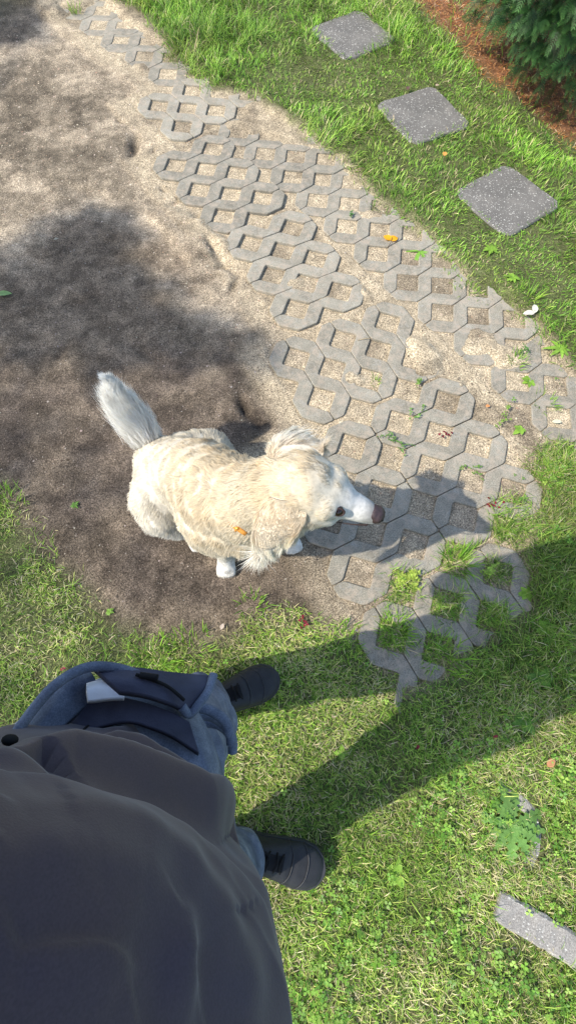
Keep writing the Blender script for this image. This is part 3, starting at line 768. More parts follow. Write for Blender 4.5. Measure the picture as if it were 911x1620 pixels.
fallen(830, 1440+30, .03, .022, .8, (.26, .12, .08), 'dark brown curled leaf lying on the edging bar', z=.008, n=1)
fallen(350, 996, .018, .012, 1.2, (.60, .50, .40), 'small pale wood chip on the soil edge below the dog')
fallen(640, 150+8, .03, .02, 1.2, (.16, .09, .07), 'dark dry leaf on the far edge of the middle stepping stone', z=.02)
fallen(684, 152, .02, .016, .2, (.55, .42, .30), 'pale dry leaf on the far corner of the middle stepping stone', z=.02)
for px, py, lab in ((703, 690, 'dark red berry remains in a sandy paver cell'), (480, 985, 'dark red berry crumbs on soil below the dog\'s chest'), (103, 1057, 'tiny red petal in the grass at the left'),
                    (655, 1180, 'dark red petal in the grass left of the concrete fragment'), (775, 798, 'reddish crumbs on the paver right of the nose'), (772, 1163, 'red petal beside the longer concrete fragment')):
    x, y = G(px, py); parts = []
    for k in range(9 if 'petal' not in lab else 2):
        dx, dy = rng.normal(0, .009 if 'petal' not in lab else .002, 2); a = rng.uniform(0, 6.28)
        V, Fc = leaf_geo((dx, dy, rng.uniform(0, .004)), (math.cos(a), math.sin(a), .3), (0, 0, 1), .010, .007, .2, 0, k); parts.append((V, Fc, tuple(np.array((.26, .02, .035))*rng.uniform(.5, 1.3))))
    V, Fc, Cc = merge(parts); o = link('red_petal' if 'petal' in lab else 'berry_remains', mesh_py('scrap', V, Fc, Cc), M_LEAF, label=lab, category='petal' if 'petal' in lab else 'berry remains'); o.location = (x, y, gz(x, y)+.014)
for px, py, L_, a, lab in ((735, 1500-1135, .07, 1.2, 'short dark twig leaning on the paver beside the yellow leaf'), (600, 1142, .06, -.6, 'pale dry stem lying across the shaded grass edge'), (565, 412+130, .05, .2, 'thin root on a dusty paver')):
    if L_ == .07: px, py = 612, 395
    x, y = G(px, py); V = []; Fc = []; r_ = .0013
    for i in range(6):
        t = i/5; c = np.array([math.cos(a)*L_*t+.003*math.sin(5*t), math.sin(a)*L_*t, .004*math.sin(3*t)+.014])
        for k in range(4): V.append((c[0]+r_*math.cos(k*1.57), c[1]+r_*math.sin(k*1.57)*.7, c[2]+r_*math.sin(k*1.57)))
        if i:
            for k in range(4): b = i*4; Fc.append((b-4+k, b-4+(k+1) % 4, b+(k+1) % 4, b+k))
    o = link('twig', mesh_py('twig', V, Fc, [(.12, .08, .05) if 'dark' in lab else (.4, .32, .2)]*len(V)), M_LITTER, label=lab, category='twig'); o.location = (x, y, gz(x, y))

# ------------------------------------------------------------------ tubes (trunks, limbs)
def tube(pts, rad, seg=10, close=True):
    pts = [Vector(p) for p in pts]; V = []; Fc = []
    prev = Vector((0, 0, 1))
    for i, p in enumerate(pts):
        t = (pts[min(i+1, len(pts)-1)]-pts[max(i-1, 0)]).normalized()
        s = t.cross(prev)
        if s.length < .1: s = t.cross(Vector((1, 0, 0)))
        s.normalize(); q_ = s.cross(t).normalized(); prev = q_
        for k in range(seg):
            a = k/seg*6.2832; V.append(tuple(p+(s*math.cos(a)+q_*math.sin(a))*rad[i]))
    for i in range(len(pts)-1):
        for k in range(seg):
            Fc.append((i*seg+k, i*seg+(k+1) % seg, (i+1)*seg+(k+1) % seg, (i+1)*seg+k))
    if close: Fc.append(tuple(range(seg-1, -1, -1))); Fc.append(tuple((len(pts)-1)*seg+k for k in range(seg)))
    return V, Fc
def pymesh(name, V, Fc, smooth=True):
    me = bpy.data.meshes.new(name); me.from_pydata([tuple(v) for v in V], [], Fc)
    if smooth: me.polygons.foreach_set('use_smooth', [True]*len(me.polygons))
    me.update(); return me
def joinp(lst):
    V = []; Fc = []
    for v, f in lst:
        b = len(V); V += list(v); Fc += [tuple(i+b for i in q_) for q_ in f]
    return V, Fc

# ------------------------------------------------------------------ yew bush
def yew():
    cx, cy = 1.27, 3.22; root = empty('yew_bush', (cx, cy, 0), 'dense dark green yew bush with feathery needles in the upper right corner', 'bush')
    rn = np.random.default_rng(5)
    part('trunk', pymesh('trunk', *tube([(cx, cy, -.05), (cx, cy, .5), (cx+.05, cy, 1.1)], [.06, .045, .02])), M_BARK, root)
    rad = np.array([.66, .70, .60]); cen = np.array([cx, cy, .60])
    V = []; Fq = []; Cc = []
    # sprig template: stem along x, needles both sides
    T = []; TF = []
    nn = 9
    for i in range(nn):
        t = i/(nn-1); x = .010+t*.070; L = .024*(1-.35*t*t)
        for s in (-1, 1):
            a = 1.1-.35*t; dx, dy = math.cos(a), math.sin(a)*s; b = len(T)
            T += [(x-.0018, 0, 0), (x+.0018, 0, 0), (x+dx*L*.75+.0018, dy*L*.75, .002), (x+dx*L, dy*L, 0), (x+dx*L*.75-.0018, dy*L*.75, .002)]
            TF += [(b, b+1, b+2, b+4), (b+4, b+2, b+3, b+3)]
    T = np.array(T); 
    TQ = np.array([f for f in TF if f[2] != f[3]]); TT = np.array([f[:3] for f in TF if f[2] == f[3]])
    Ns = 7500; k = 0; quads = []; tris = []; verts = []; cols = []
    branches = []
    for _ in range(Ns):
        u_ = rn.normal(0, 1, 3); u_ /= np.linalg.norm(u_)
        if u_[2] < -.75: continue
        r_ = rn.uniform(.60, 1.02)*(1+.10*math.sin(u_[0]*7+u_[2]*5)+.08*math.sin(u_[1]*11+2))
        p = cen+u_*rad*r_
        if p[2] < .04: continue
        out = u_*np.array([1, 1, .5])+np.array([0, 0, .05])+rn.normal(0, .55, 3); out /= np.linalg.norm(out)
        nrm = np.array([0, -.2, 1.])+u_*.5+rn.normal(0, .35, 3); s = np.cross(nrm, out); s /= np.linalg.norm(s); nrm = np.cross(out, s)
        g = 3
        for j in range(g):
            aj = (j-1)*.65; d = out*math.cos(aj)+s*math.sin(aj); sj = -out*math.sin(aj)+s*math.cos(aj); sc_ = rn.uniform(.6, .95)*(1 if j == 1 else .75)
            P = p+(T[:, :1]*d+T[:, 1:2]*sj+T[:, 2:3]*nrm)*sc_ - np.outer((T[:, 0]/.1)**2, np.array([0, 0, .018]))
            verts.append(P); quads.append(TQ+k); tris.append(TT+k); k += len(T)
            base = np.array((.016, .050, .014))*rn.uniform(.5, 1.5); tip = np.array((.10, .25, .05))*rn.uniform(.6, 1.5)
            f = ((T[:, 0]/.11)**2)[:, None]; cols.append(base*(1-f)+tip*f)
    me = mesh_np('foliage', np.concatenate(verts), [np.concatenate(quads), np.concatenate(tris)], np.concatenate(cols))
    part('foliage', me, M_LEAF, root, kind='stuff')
    for i in range(26):
        a = rn.uniform(0, 6.28); el = rn.uniform(-.25, 1.1); d = np.array([math.cos(a)*math.cos(el), math.sin(a)*math.cos(el), math.sin(el)]); st = np.array([cx, cy, rn.uniform(.1, .7)])
        e = cen+d*rad*.85; md = (st+e)/2+np.array([0, 0, -.05])
        part('branch', pymesh('branch', *tube([st, md, e], [.016, .011, .005], 6)), M_BARK, root)
yew()

# ------------------------------------------------------------------ broadleaf tree beside the path, outside the frame: it shades the bare soil
SHADE = GP([(-500, 420), (-150, 400), (0, 390), (60, 368), (95, 348), (130, 330), (205, 335), (225, 372), (205, 402), (250, 442), (300, 488), (352, 512), (400, 535), (432, 560), (425, 590),
            (375, 590), (310, 575), (240, 575), (130, 600), (60, 560), (0, 540), (-200, 560), (-500, 600)])
SHADE2 = GP([(-400, -50), (-10, -20), (80, 20), (60, 60), (-60, 90), (-400, 150)])
SHADE3 = GP([(40, 95), (120, 85), (150, 130), (120, 180), (170, 230), (140, 290), (60, 300), (40, 200)])
def shade_tree():
    rn = np.random.default_rng(11); bx, by = -7.4, -3.2
    root = empty('broadleaf_tree', (bx, by, 0), 'leafy tree standing on the left outside the picture, shading the bare soil', 'tree')
    part('trunk', pymesh('trunk', *tube([(bx, by, -.1), (bx+.08, by, 1.6), (bx, by+.08, 3.4), (bx+.2, by+.2, 5.4), (bx+.3, by+.5, 7.2)], [.22, .19, .16, .12, .05], 14)), M_BARK, root)
    ds = Vector((math.cos(SUN_AZ), math.sin(SUN_AZ)))
    pts = []
    def fill(P, n, zlo, zhi, soft):
        lo = P.min(0)-soft; hi = P.max(0)+soft; lo = np.maximum(lo, [-2.6, -9]); c = 0
        while c < n:
            X = rn.uniform(lo[0], hi[0], 4000); Y = rn.uniform(lo[1], hi[1], 4000)
            s = sdist(X, Y, P)+(fbm(X*6, Y*6, 140, 3)-.5)*.16
            k = rn.uniform(0, 1, 4000) < sst(-.09, .13, s)
            for x, y in zip(X[k], Y[k]):
                z = rn.uniform(zlo, zhi); pts.append((x-ds.x*SHK*z, y-ds.y*SHK*z, z)); c += 1
    fill(SHADE, 1550, 5.0, 7.6, .1); fill(SHADE2, 800, 5.5, 7.5, .1); pass
    for _ in range(2500):      # rest of the crown, away from the path
        u_ = rn.normal(0, 1, 3); u_ /= np.linalg.norm(u_); p = np.array([bx-.3, by+.7, 6.6])+u_*np.array([1.4, 1.5, 1.2])*rn.uniform(.6, 1)
        pts.append(tuple(p))
    n = len(pts); P = np.array(pts)
    dx = rn.normal(0, 1, (n, 3)); dx[:, 2] *= .5; dx /= np.linalg.norm(dx, axis=1)[:, None]
    up = np.array([0, 0, 1.])+rn.normal(0, .6, (n, 3)); s = np.cross(up, dx); s /= np.linalg.norm(s, axis=1)[:, None]
    sz = rn.uniform(.05, .085, n)[:, None]; W_ = sz*.36
    V = np.stack([P-dx*sz*.5, P+s*W_, P+dx*sz*.55, P-s*W_], 1)
    b = (np.arange(n)*4)[:, None]
    me = mesh_np('crown', V.reshape(-1, 3), [b+np.array([0, 1, 2, 3])], np.repeat(pick([(.06, .15, .02), (.09, .2, .03), (.05, .11, .02)], [1, 1, 1], n), 4, 0))
    part('crown', me, M_LEAF, root, kind='stuff')
    for i in range(16):
        e = P[rn.integers(0, n)]; s0 = np.array([bx+.1, by+.15, rn.uniform(3.4, 6.2)]); md = s0*.5+e*.5+np.array([0, 0, .12])
        part('limb', pymesh('limb', *tube([s0, md, e], [.05, .03, .010], 7)), M_BARK, root)
shade_tree()

#PART2
# ------------------------------------------------------------------ organic bodies: overlapping balls fused by a voxel remesh
def ico(sub=2):
    import bmesh
    bm = bmesh.new(); bmesh.ops.create_icosphere(bm, subdivisions=sub, radius=1); v = np.array([q_.co[:] for q_ in bm.verts]); f = np.array([[x.index for x in p.verts] for p in bm.faces]); bm.free(); return v, f
IV, IF = ico(2)
def fuse(name, chains, voxel=.006, smooth=8, balls=()):
    """chains: lists of (x,y,z,r); returns one continuous mesh"""
    V = []; Fc = []; k = 0
    def add(c, r, M=None):
        nonlocal k
        v = IV*np.array(r)
        if M is not None: v = v @ np.array(M).T
        V.append(v+np.array(c)); Fc.append(IF+k); k += len(IV)
    for ch in chains:
        for a, b in zip(ch[:-1], ch[1:]):
            a = np.array(a, float); b = np.array(b, float); d = np.linalg.norm(a[:3]-b[:3]); n = max(2, int(d/(min(a[3], b[3])*.35))+1)
            for t in np.linspace(0, 1, n): c = a*(1-t)+b*t; add(c[:3], (c[3],)*3)
    for c, r, M in balls: add(c, r, M)
    me = mesh_np(name+'_src', np.concatenate(V), [np.concatenate(Fc)])
    o = bpy.data.objects.new('tmp', me); C.objects.link(o)
    m1 = o.modifiers.new('r', 'REMESH'); m1.mode = 'VOXEL'; m1.voxel_size = voxel; m1.use_smooth_shade = True
    m2 = o.modifiers.new('s', 'SMOOTH'); m2.factor = .5; m2.iterations = smooth
    dg = bpy.context.evaluated_depsgraph_get(); out = bpy.data.meshes.new_from_object(o.evaluated_get(dg)); out.name = name
    bpy.data.objects.remove(o); bpy.data.meshes.remove(me)
    out.polygons.foreach_set('use_smooth', [True]*len(out.polygons)); return out
def frame(d, up=(0, 0, 1)):
    d = Vector(d).normalized(); s = Vector(up).cross(d).normalized(); u_ = d.cross(s)
    return Matrix((d, s, u_)).transposed()
def samp(me, n):
    """random points and normals on a mesh"""
    me.calc_loop_triangles(); nv = len(me.vertices); co = np.zeros(nv*3, np.float32); me.vertices.foreach_get('co', co); co = co.reshape(-1, 3)
    no = np.zeros(nv*3, np.float32); me.vertices.foreach_get('normal', no); no = no.reshape(-1, 3)
    t = np.zeros(len(me.loop_triangles)*3, np.int32); me.loop_triangles.foreach_get('vertices', t); t = t.reshape(-1, 3)
    A, B, D = co[t[:, 0]], co[t[:, 1]], co[t[:, 2]]; ar = np.linalg.norm(np.cross(B-A, D-A), axis=1)
    k = rng.choice(len(t), n, p=ar/ar.sum()); u_ = np.sqrt(rng.uniform(0, 1, n)); v_ = rng.uniform(0, 1, n)
    w0, w1, w2 = (1-u_)[:, None], (u_*(1-v_))[:, None], (u_*v_)[:, None]
    P = A[k]*w0+B[k]*w1+D[k]*w2; N_ = no[t[k, 0]]*w0+no[t[k, 1]]*w1+no[t[k, 2]]*w2; N_ /= np.linalg.norm(N_, axis=1)[:, None]+1e-9
    return P, N_
def vn3(P, s, seed):
    return np.stack([fbm(P[:, 0]*s+P[:, 2]*s*.7+i*9.1, P[:, 1]*s-P[:, 2]*s*.6+seed, seed+i, 3)-.5 for i in range(3)], 1)

# ------------------------------------------------------------------ the dog
def dog():
    root = empty('dog', (-.2, .5, 0), 'cream coloured dog sitting on bare soil with its tail up, head turned to the right', 'dog')
    A = np.array
    rump = A([-.375, .645, .15]); nose = A([.188, .375, .530])
    hd = Vector((.155, -.040, -.022)).normalized()      # head direction
    Mh = frame(hd)
    chains = [
        [(-.385, .650, .145, .098), (-.330, .615, .190, .106), (-.255, .570, .250, .116), (-.180, .498, .300, .124), (-.115, .462, .350, .110), (-.068, .445, .420, .090), (-.037, .430, .490, .080), (.000, .422, .545, .080), (.030, .415, .575, .076)],
        [(-.10, .455, .31, .098), (-.055, .43, .30, .085), (-.035, .425, .38, .085)],                      # chest
        [(-.24, .525, .21, .105), (-.19, .455, .25, .108), (-.12, .44, .28, .098)],                                              # belly
        # right haunch, foot
        [(-.39, .60, .17, .078), (-.405, .545, .130, .078), (-.385, .505, .11, .066), (-.34, .48, .06, .034)],
        [(-.40, .58, .06, .045), (-.37, .53, .03, .030), (-.31, .48, .024, .026), (-.285, .46, .020, .024)],
        # left haunch, foot
        [(-.32, .68, .17, .075), (-.255, .705, .150, .074), (-.195, .665, .10, .055), (-.16, .62, .06, .032)],
        [(-.29, .70, .06, .045), (-.22, .66, .03, .030), (-.165, .60, .024, .026)],
        # right foreleg
        [(-.150, .445, .30, .062), (-.180, .430, .22, .048), (-.182, .412, .13, .034), (-.183, .405, .05, .028), (-.184, .392, .026, .030), (-.183, .378, .020, .026)],
        # left foreleg
        [(-.045, .475, .30, .060), (-.02, .485, .22, .046), (.000, .480, .13, .031), (.006, .490, .05, .028), (.012, .480, .026, .030), (.018, .466, .020, .026)],
    ]
    toes = []
    for (px, py, a) in ((-.183, .374, -1.5), (.020, .462, -1.2), (-.283, .455, -.9), (-.155, .590, -.9)):
        for k in (-1.5, -.5, .5, 1.5):
            toes.append([(px+.013*k*math.cos(a+1.57), py+.013*k*math.sin(a+1.57), .020, .0125), (px+.014*k*math.cos(a+1.57)+(.022-.004*abs(k))*math.cos(a), py+.014*k*math.sin(a+1.57)+(.022-.004*abs(k))*math.sin(a), .012, .0105)])
    chains += toes
    H = lambda f, s, u_: tuple(Vector((.035, .413, .578))+Mh @ Vector((f, s, u_)))      # head frame: forward, left, up
    chains += [[H(.0, 0, -.006)+(.070,), H(.040, 0, -.006)+(.058,), H(.068, 0, -.008)+(.045,)],
               [H(.06, 0, -.008)+(.042,), H(.095, 0, -.013)+(.034,), H(.130, 0, -.018)+(.0285,), H(.152, 0, -.021)+(.023,)],
               [H(.03, 0, -.045)+(.040,), H(.09, 0, -.050)+(.024,), H(.128, 0, -.050)+(.016,)],
               [H(.045, .030, .012)+(.034,), H(.062, .026, .002)+(.026,)], [H(.045, -.030, .012)+(.034,), H(.062, -.026, .002)+(.026,)],
               [H(.02, .045, -.02)+(.035,), H(.06, .032, -.03)+(.028,)], [H(.02, -.045, -.02)+(.035,), H(.06, -.032, -.03)+(.028,)]]
    body = fuse('body', chains, .0055, 6)
    # undercoat colour on the vertices
    def coatcol(P, N_):
        n_ = len(P); tan = A([.69, .575, .395]); crm = A([.73, .66, .52]); wht = A([.78, .75, .68])
        f = vn3(P, 14, 200)[:, 0]+.5
        back = sst(.0, .55, N_[:, 2])*sst(.22, .32, P[:, 2])*(1-sst(.02, .075, P[:, 0]))
        c = crm*(1-.85*back[:, None]*f[:, None]*1.5)+tan*(.85*back[:, None]*f[:, None]*1.5)
        hf = (P-A(H(0, 0, 0))) @ A(Mh)      # head coordinates
        muz = sst(.05, .10, hf[:, 0])*(P[:, 2] > .42)
        low = 1-sst(.06, .25, P[:, 2]); rumpw = 1-sst(-.36, -.24, P[:, 0])
        w_ = np.clip(np.maximum(np.maximum(muz, low*.9), rumpw*.25), 0, 1)[:, None]
        c = c*(1-w_)+wht*w_
        # dark nose bridge and eye rims
        br = sst(.118, .150, hf[:, 0])*(P[:, 2] > .42)*sst(-.010, .006, hf[:, 2]+.02)
        c = c*(1-.55*br[:, None])
        return c
    nv = len(body.vertices); co = np.zeros(nv*3, np.float32); body.vertices.foreach_get('co', co); co = co.reshape(-1, 3); no = np.zeros(nv*3, np.float32); body.vertices.foreach_get('normal', no); no = no.reshape(-1, 3)
    at = body.color_attributes.new('col', 'FLOAT_COLOR', 'POINT'); cc = np.ones((nv, 4), np.float32); cc[:, :3] = coatcol(co, no)*.82; at.data.foreach_set('color', cc.ravel())
    part('body', body, M_SKINFUR, root)
    # flow field: position, direction, length, lift
    Fl = [  # x y z  dx dy dz  len lift
        (-.39, .66, .17, -.7, .5, -.5, .024, .25), (-.32, .61, .30, -.75, .45, -.4, .024, .22), (-.24, .57, .37, -.75, .45, -.35, .026, .22), (-.16, .52, .43, -.8, .4, -.5, .030, .28), (-.09, .48, .50, -.8, .25, -.7, .040, .32),
        (-.04, .44, .58, -.85, .15, -.5, .040, .35), (.02, .42, .66, -.95, .1, .0, .022, .25), (.07, .40, .63, -.95, .15, .1, .014, .25), (.12, .39, .58, -1, .2, .1, .009, .25), (.16, .38, .56, -1, .2, .1, .006, .22),
        (-.20, .45, .35, -.6, -.35, -.8, .026, .25), (-.28, .50, .27, -.6, -.2, -.9, .026, .25), (-.40, .53, .15, -.5, -.3, -.9, .026, .25), (-.36, .47, .10, -.4, -.4, -.9, .024, .3), (-.26, .70, .2, -.5, .3, -.8, .026, .25),
        (-.18, .40, .15, 0, -.1, -1, .024, .35), (-.18, .37, .03, .0, -.6, -.6, .011, .3), (.01, .44, .15, 0, -.1, -1, .016, .2), (.02, .40, .03, .1, -.6, -.6, .008, .2), (-.28, .38, .03, .4, -.6, -.5, .010, .2),
        (-.05, .36, .40, -.4, -.3, -1, .028, .3), (-.02, .33, .50, -.6, -.4, -.8, .030, .3), (.04, .36, .53, -.7, -.5, -.5, .026, .3), (.04, .48, .55, -.7, .5, -.5, .030, .3), (-.02, .52, .50, -.5, .4, -.7, .040, .35), (-.1, .55, .42, -.5, .3, -.7, .032, .3),
        (.0, .38, .3, 0, -.3, -1, .035, .3), (.10, .36, .52, -1, 0, -.3, .007, .2), (.14, .36, .51, -1, 0, -.2, .006, .2)]
    FA = A(Fl)
    def flow(P):
        d2 = ((P[:, None, :]-FA[None, :, :3])**2).sum(2); w_ = 1/(d2+2e-4)**2.2; w_ /= w_.sum(1, keepdims=True)
        return w_ @ FA[:, 3:6], w_ @ FA[:, 6], w_ @ FA[:, 7]
    def strands(P, N_, D, L, lift, colr, W, curlamt=.35, curls=12, droop=.25):
        n = len(P); T = D-(D*N_).sum(1)[:, None]*N_; T = T+vn3(P, curls*1.6, 300)*curlamt*3.2*np.linalg.norm(T, axis=1)[:, None]+rng.normal(0, .10, (n, 3)); T -= (T*N_).sum(1)[:, None]*N_
        T /= np.linalg.norm(T, axis=1)[:, None]+1e-9
        clump = vn3(P, 55, 320)*1.5
        V = np.zeros((n, 7, 3)); cur = P-N_*.001; side = np.cross(T, N_)
        side = side+N_*rng.normal(0, .35, (n, 1)); side /= np.linalg.norm(side, axis=1)[:, None]
        for i, (t0, t1) in enumerate(((0, .3), (.3, .65), (.65, 1))):
            V[:, 2*i] = cur-side*(W*[.9, 1, .7][i]/2)[:, None]; V[:, 2*i+1] = cur+side*(W*[.9, 1, .7][i]/2)[:, None]
            up = lift*(1.3-1.5*t1)
            dd = T+N_*up[:, None]+clump*.9*t1+A([0, 0, -droop])*t1; dd /= np.linalg.norm(dd, axis=1)[:, None]
            cur = cur+dd*(L*(t1-t0))[:, None]
        V[:, 6] = cur
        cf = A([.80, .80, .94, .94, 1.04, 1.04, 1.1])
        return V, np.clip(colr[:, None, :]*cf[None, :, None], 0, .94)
    out = []
    n = 120000; P, N_ = samp(body, n); D, L, lf = flow(P)
    hf = (P-A(H(0, 0, 0))) @ A(Mh)
    ed = np.minimum(np.linalg.norm(P-A(H(.070, .040, .002)), axis=1), np.linalg.norm(P-A(H(.074, -.040, .021)), axis=1)); keep = (ed > .016) & ~((hf[:, 0] > .155) & (P[:, 2] > .45)) & (P[:, 2] > .012); P, N_, D, L, lf = P[keep], N_[keep], D[keep], L[keep], lf[keep]; n = len(P)
    lock = vn3(P*A([1, 1, 1]), 34, 340)
    cc = coatcol(P, N_)*rng.uniform(.84, 1.12, (n, 1))*(1+.42*lock[:, :1]+.45*vn3(P, 75, 344)[:, :1])
    L = L*rng.uniform(.7, 1.2, n)
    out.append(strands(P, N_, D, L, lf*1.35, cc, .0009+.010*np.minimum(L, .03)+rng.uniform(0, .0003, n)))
    def emit(name, lst, parent):
        V = np.concatenate([a for a, b in lst]); cl = np.concatenate([b for a, b in lst]); k = len(V); b = (np.arange(k)*7)[:, None]
        me = mesh_np(name, V.reshape(-1, 3), [np.concatenate([b+A([0, 1, 3, 2]), b+A([2, 3, 5, 4])]), b+A([4, 5, 6])], cl.reshape(-1, 3), True)
        return part(name, me, M_FUR, parent, kind='stuff')
    emit('fur', out, root)
    # ears: soft flaps with long fringe
    def ear(rows, label, tipdir, n):
        """rows: list of (front point, back point) from the base to the tip"""
        rows = [(Vector(a), Vector(b)) for a, b in rows]; V = []; Fc = []; m_ = 7; K = len(rows)
        cen = Vector(H(0, 0, 0))
        for side in (1, -1):
            for a, b in rows:
                nrm = ((a+b)/2-cen).normalized()
                for j in range(m_):
                    t = j/(m_-1); p = a*(1-t)+b*t; V.append(tuple(p+nrm*side*.004*(math.sin(math.pi*t)+.1)+nrm*.012*math.sin(math.pi*t)))
        for s_ in range(2):
            o_ = s_*K*m_
            for i in range(K-1):
                for j in range(m_-1):
                    q_ = (o_+i*m_+j, o_+i*m_+j+1, o_+(i+1)*m_+j+1, o_+(i+1)*m_+j); Fc.append(q_ if s_ else q_[::-1])
        o_ = K*m_
        for i in range(K-1):
            Fc.append((i*m_, (i+1)*m_, o_+(i+1)*m_, o_+i*m_)); Fc.append((i*m_+m_-1, o_+i*m_+m_-1, o_+(i+1)*m_+m_-1, (i+1)*m_+m_-1))
        for j in range(m_-1): Fc.append(((K-1)*m_+j, (K-1)*m_+j+1, o_+(K-1)*m_+j+1, o_+(K-1)*m_+j)); Fc.append((j, o_+j, o_+j+1, j+1))
        me = mesh_py('ear', V, Fc, [(.72, .63, .48)]*len(V)); e = part('ear', me, M_SKINFUR, root)
        P, N_ = samp(me, n); td = A(tipdir, ) if False else np.array(tipdir, float)
        base = A(rows[0][0]*.5+rows[0][1]*.5); tip = A(rows[-1][0]*.5+rows[-1][1]*.5); ax = tip-base; t = np.clip(((P-base) @ ax)/(ax @ ax), 0, 1)
        D = np.tile(td, (n, 1))+.4*ax/np.linalg.norm(ax); L = (.024+.032*t**1.3)*rng.uniform(.6, 1.3, n)
        tan = A([.72, .61, .45]); wht = A([.80, .76, .67]); f = np.clip(sst(.2, .9, t)*.85+vn3(P, 25, 360)[:, 0]*.5, 0, 1)[:, None]
        cc = (tan*(1-f)+wht*f)*rng.uniform(.85, 1.2, (n, 1))*(1+.5*vn3(P, 60, 341)[:, :1])*1.08
        S = strands(P, N_, D, L, np.full(n, .30), cc, .0008+rng.uniform(0, .0004, n), .36, 22, .45)
        emit('ear_fur', [S], e)
    W3 = lambda px, py, z: tuple(Vector((*G(px, py, z), z)))
    ear([(W3(482, 790, .615), W3(428, 785, .60)), (W3(484, 815, .595), W3(410, 808, .575)), (W3(478, 838, .565), W3(401, 836, .54)), (W3(456, 856, .53), W3(400, 858, .505)), (W3(430, 868, .49), W3(408, 870, .475))], 'right', (-.15, -.45, -.9), 12000)
    ear([(W3(505, 735, .62), W3(428, 738, .60)), (W3(512, 716, .61), W3(424, 716, .59)), (W3(514, 706, .595), W3(428, 698, .575)), (W3(498, 700, .575), W3(433, 688, .56)), (W3(475, 696, .56), W3(442, 688, .555))], 'left', (.85, .12, -.45), 12000)
    # tail: raised plume
    tp = [(-.425, .705, .165), (-.445, .722, .22), (-.462, .735, .29), (-.474, .742, .36), (-.478, .745, .43)]
    V, Fc = tube(tp[:4]+[(-.477, .744, .40)], [.026, .020, .015, .009, .002], 10); tm = mesh_py('tail', V, Fc, [(.84, .81, .75)]*len(V)); tl = part('tail', tm, M_SKINFUR, root)
    n = 19000; t = rng.uniform(0, 1, n)**.85; Tp = A(tp); ii = np.minimum((t*4).astype(int), 3); fr = (t*4-ii)[:, None]; P = Tp[ii]*(1-fr)+Tp[ii+1]*fr; ax = Tp[ii+1]-Tp[ii]; ax /= np.linalg.norm(ax, axis=1)[:, None]
    rd = rng.normal(0, 1, (n, 3)); rd -= (rd*ax).sum(1)[:, None]*ax; rd /= np.linalg.norm(rd, axis=1)[:, None]
    P = P+rd*(.026*(1-t)+.001)[:, None]; L = (.030+.098*np.sin(np.pi*np.clip(t**.75*.90+.08, 0, 1))*(1-.35*t))*rng.uniform(.6, 1.15, n)
    right_ = np.clip(-(rd @ A([.6, .2, 0])), -1, 1)
    L *= 1+.25*right_; L = np.maximum(L, .050*sst(.82, .97, t)*rng.uniform(.6, 1.1, n))
    D = ax*1.1+A([-.12, .0, .0]); cc = A([.84, .82, .77])*rng.uniform(.84, 1.08, (n, 1))*(1+.3*vn3(P, 45, 342)[:, :1])
    S = strands(P, rd, D, L, (.60+.55*rng.uniform(0, 1, n))*(1.2-t), cc*1.10, .0011+rng.uniform(0, .0004, n), .13, 20, .06); emit('tail_fur', [S], tl)
    # nose, nostrils, mouth line, eyes
    nb = [(H(.160, 0, -.014), (.018, .022, .0175), Mh), (H(.151, 0, -.006), (.015, .0185, .011), Mh)]
    nm = fuse('nose', [], .0022, 2, nb); ns = part('nose', nm, M_NOSE, root)
    for s in (-1, 1):
        v, f = IV*A([.003, .0035, .003]), IF; me = mesh_np('nostril', (v @ A(Mh).T)+A(H(.1735, s*.009, -.012)), [f], None, True); part('nostril', me, mat_black, ns)
        v = IV*.0120; me = mesh_np('eye', v+A(H(.074, -.0350, .019) if s < 0 else H(.068, .029, -.002)), [IF], None, True); part('eye', me, M_EYE, root)
        # dark eyelid rim
        if s < 0:
            cE = Vector(H(.074, -.0350, .019)); nE = (Mh @ Vector((.15, -.75, .65))).normalized(); t1 = (Mh @ Vector((1, .2, 0))).normalized(); t1 = (t1-nE*t1.dot(nE)).normalized(); t2 = nE.cross(t1)
            rim = [tuple(cE+nE*.0065+t1*(.0125*math.cos(a))+t2*(.0082*math.sin(a))) for a in np.linspace(0, 6.283, 19)]
        else: rim = [H(.068+.012*math.cos(a), .034, -.002+.008*math.sin(a)) for a in np.linspace(0, 6.283, 19)]
        part('eyelid', pymesh('eyelid', *tube(rim, [.0024]*19, 6)), mat_lid, root)
    lip = [H(.165, .006, -.037), H(.15, -.021, -.038), H(.12, -.029, -.042), (H(.085, -.034, -.047))]
    part('mouth', pymesh('mouth', *tube(lip, [.0016, .002, .0016, .0008], 6)), mat_lid, root)
    # collar strap end lying on the shoulder fur
    c0 = Vector((-.150, .412, .425)); c0 = Vector(ray(361, 822)); k = (.425-CAMH)/c0.z; p0 = Vector((c0.x*k, c0.y*k, .425)); c1 = Vector(ray(390, 845)); k = (.415-CAMH)/c1.z; p1 = Vector((c1.x*k, c1.y*k, .415))
    d = (p1-p0); nrm = Vector((-.25, -.55, .8)).normalized(); s = d.cross(nrm).normalized(); V = []; Fc = []
    for i in range(7):
        t = i/6; c = p0+d*t+nrm*(.004*math.sin(t*3.1)); w_ = .0065*(1-.35*abs(t-.3))
        V += [tuple(c-s*w_), tuple(c+s*w_), tuple(c+s*w_+nrm*.003), tuple(c-s*w_+nrm*.003)]
        if i:
            b = i*4
            for k2 in range(4): Fc.append((b-4+k2, b-4+(k2+1) % 4, b+(k2+1) % 4, b+k2))
    Fc += [(3, 2, 1, 0), (24, 25, 26, 27)]
    col_ = part('collar', pymesh('collar', V, Fc), M_COLLAR, root)
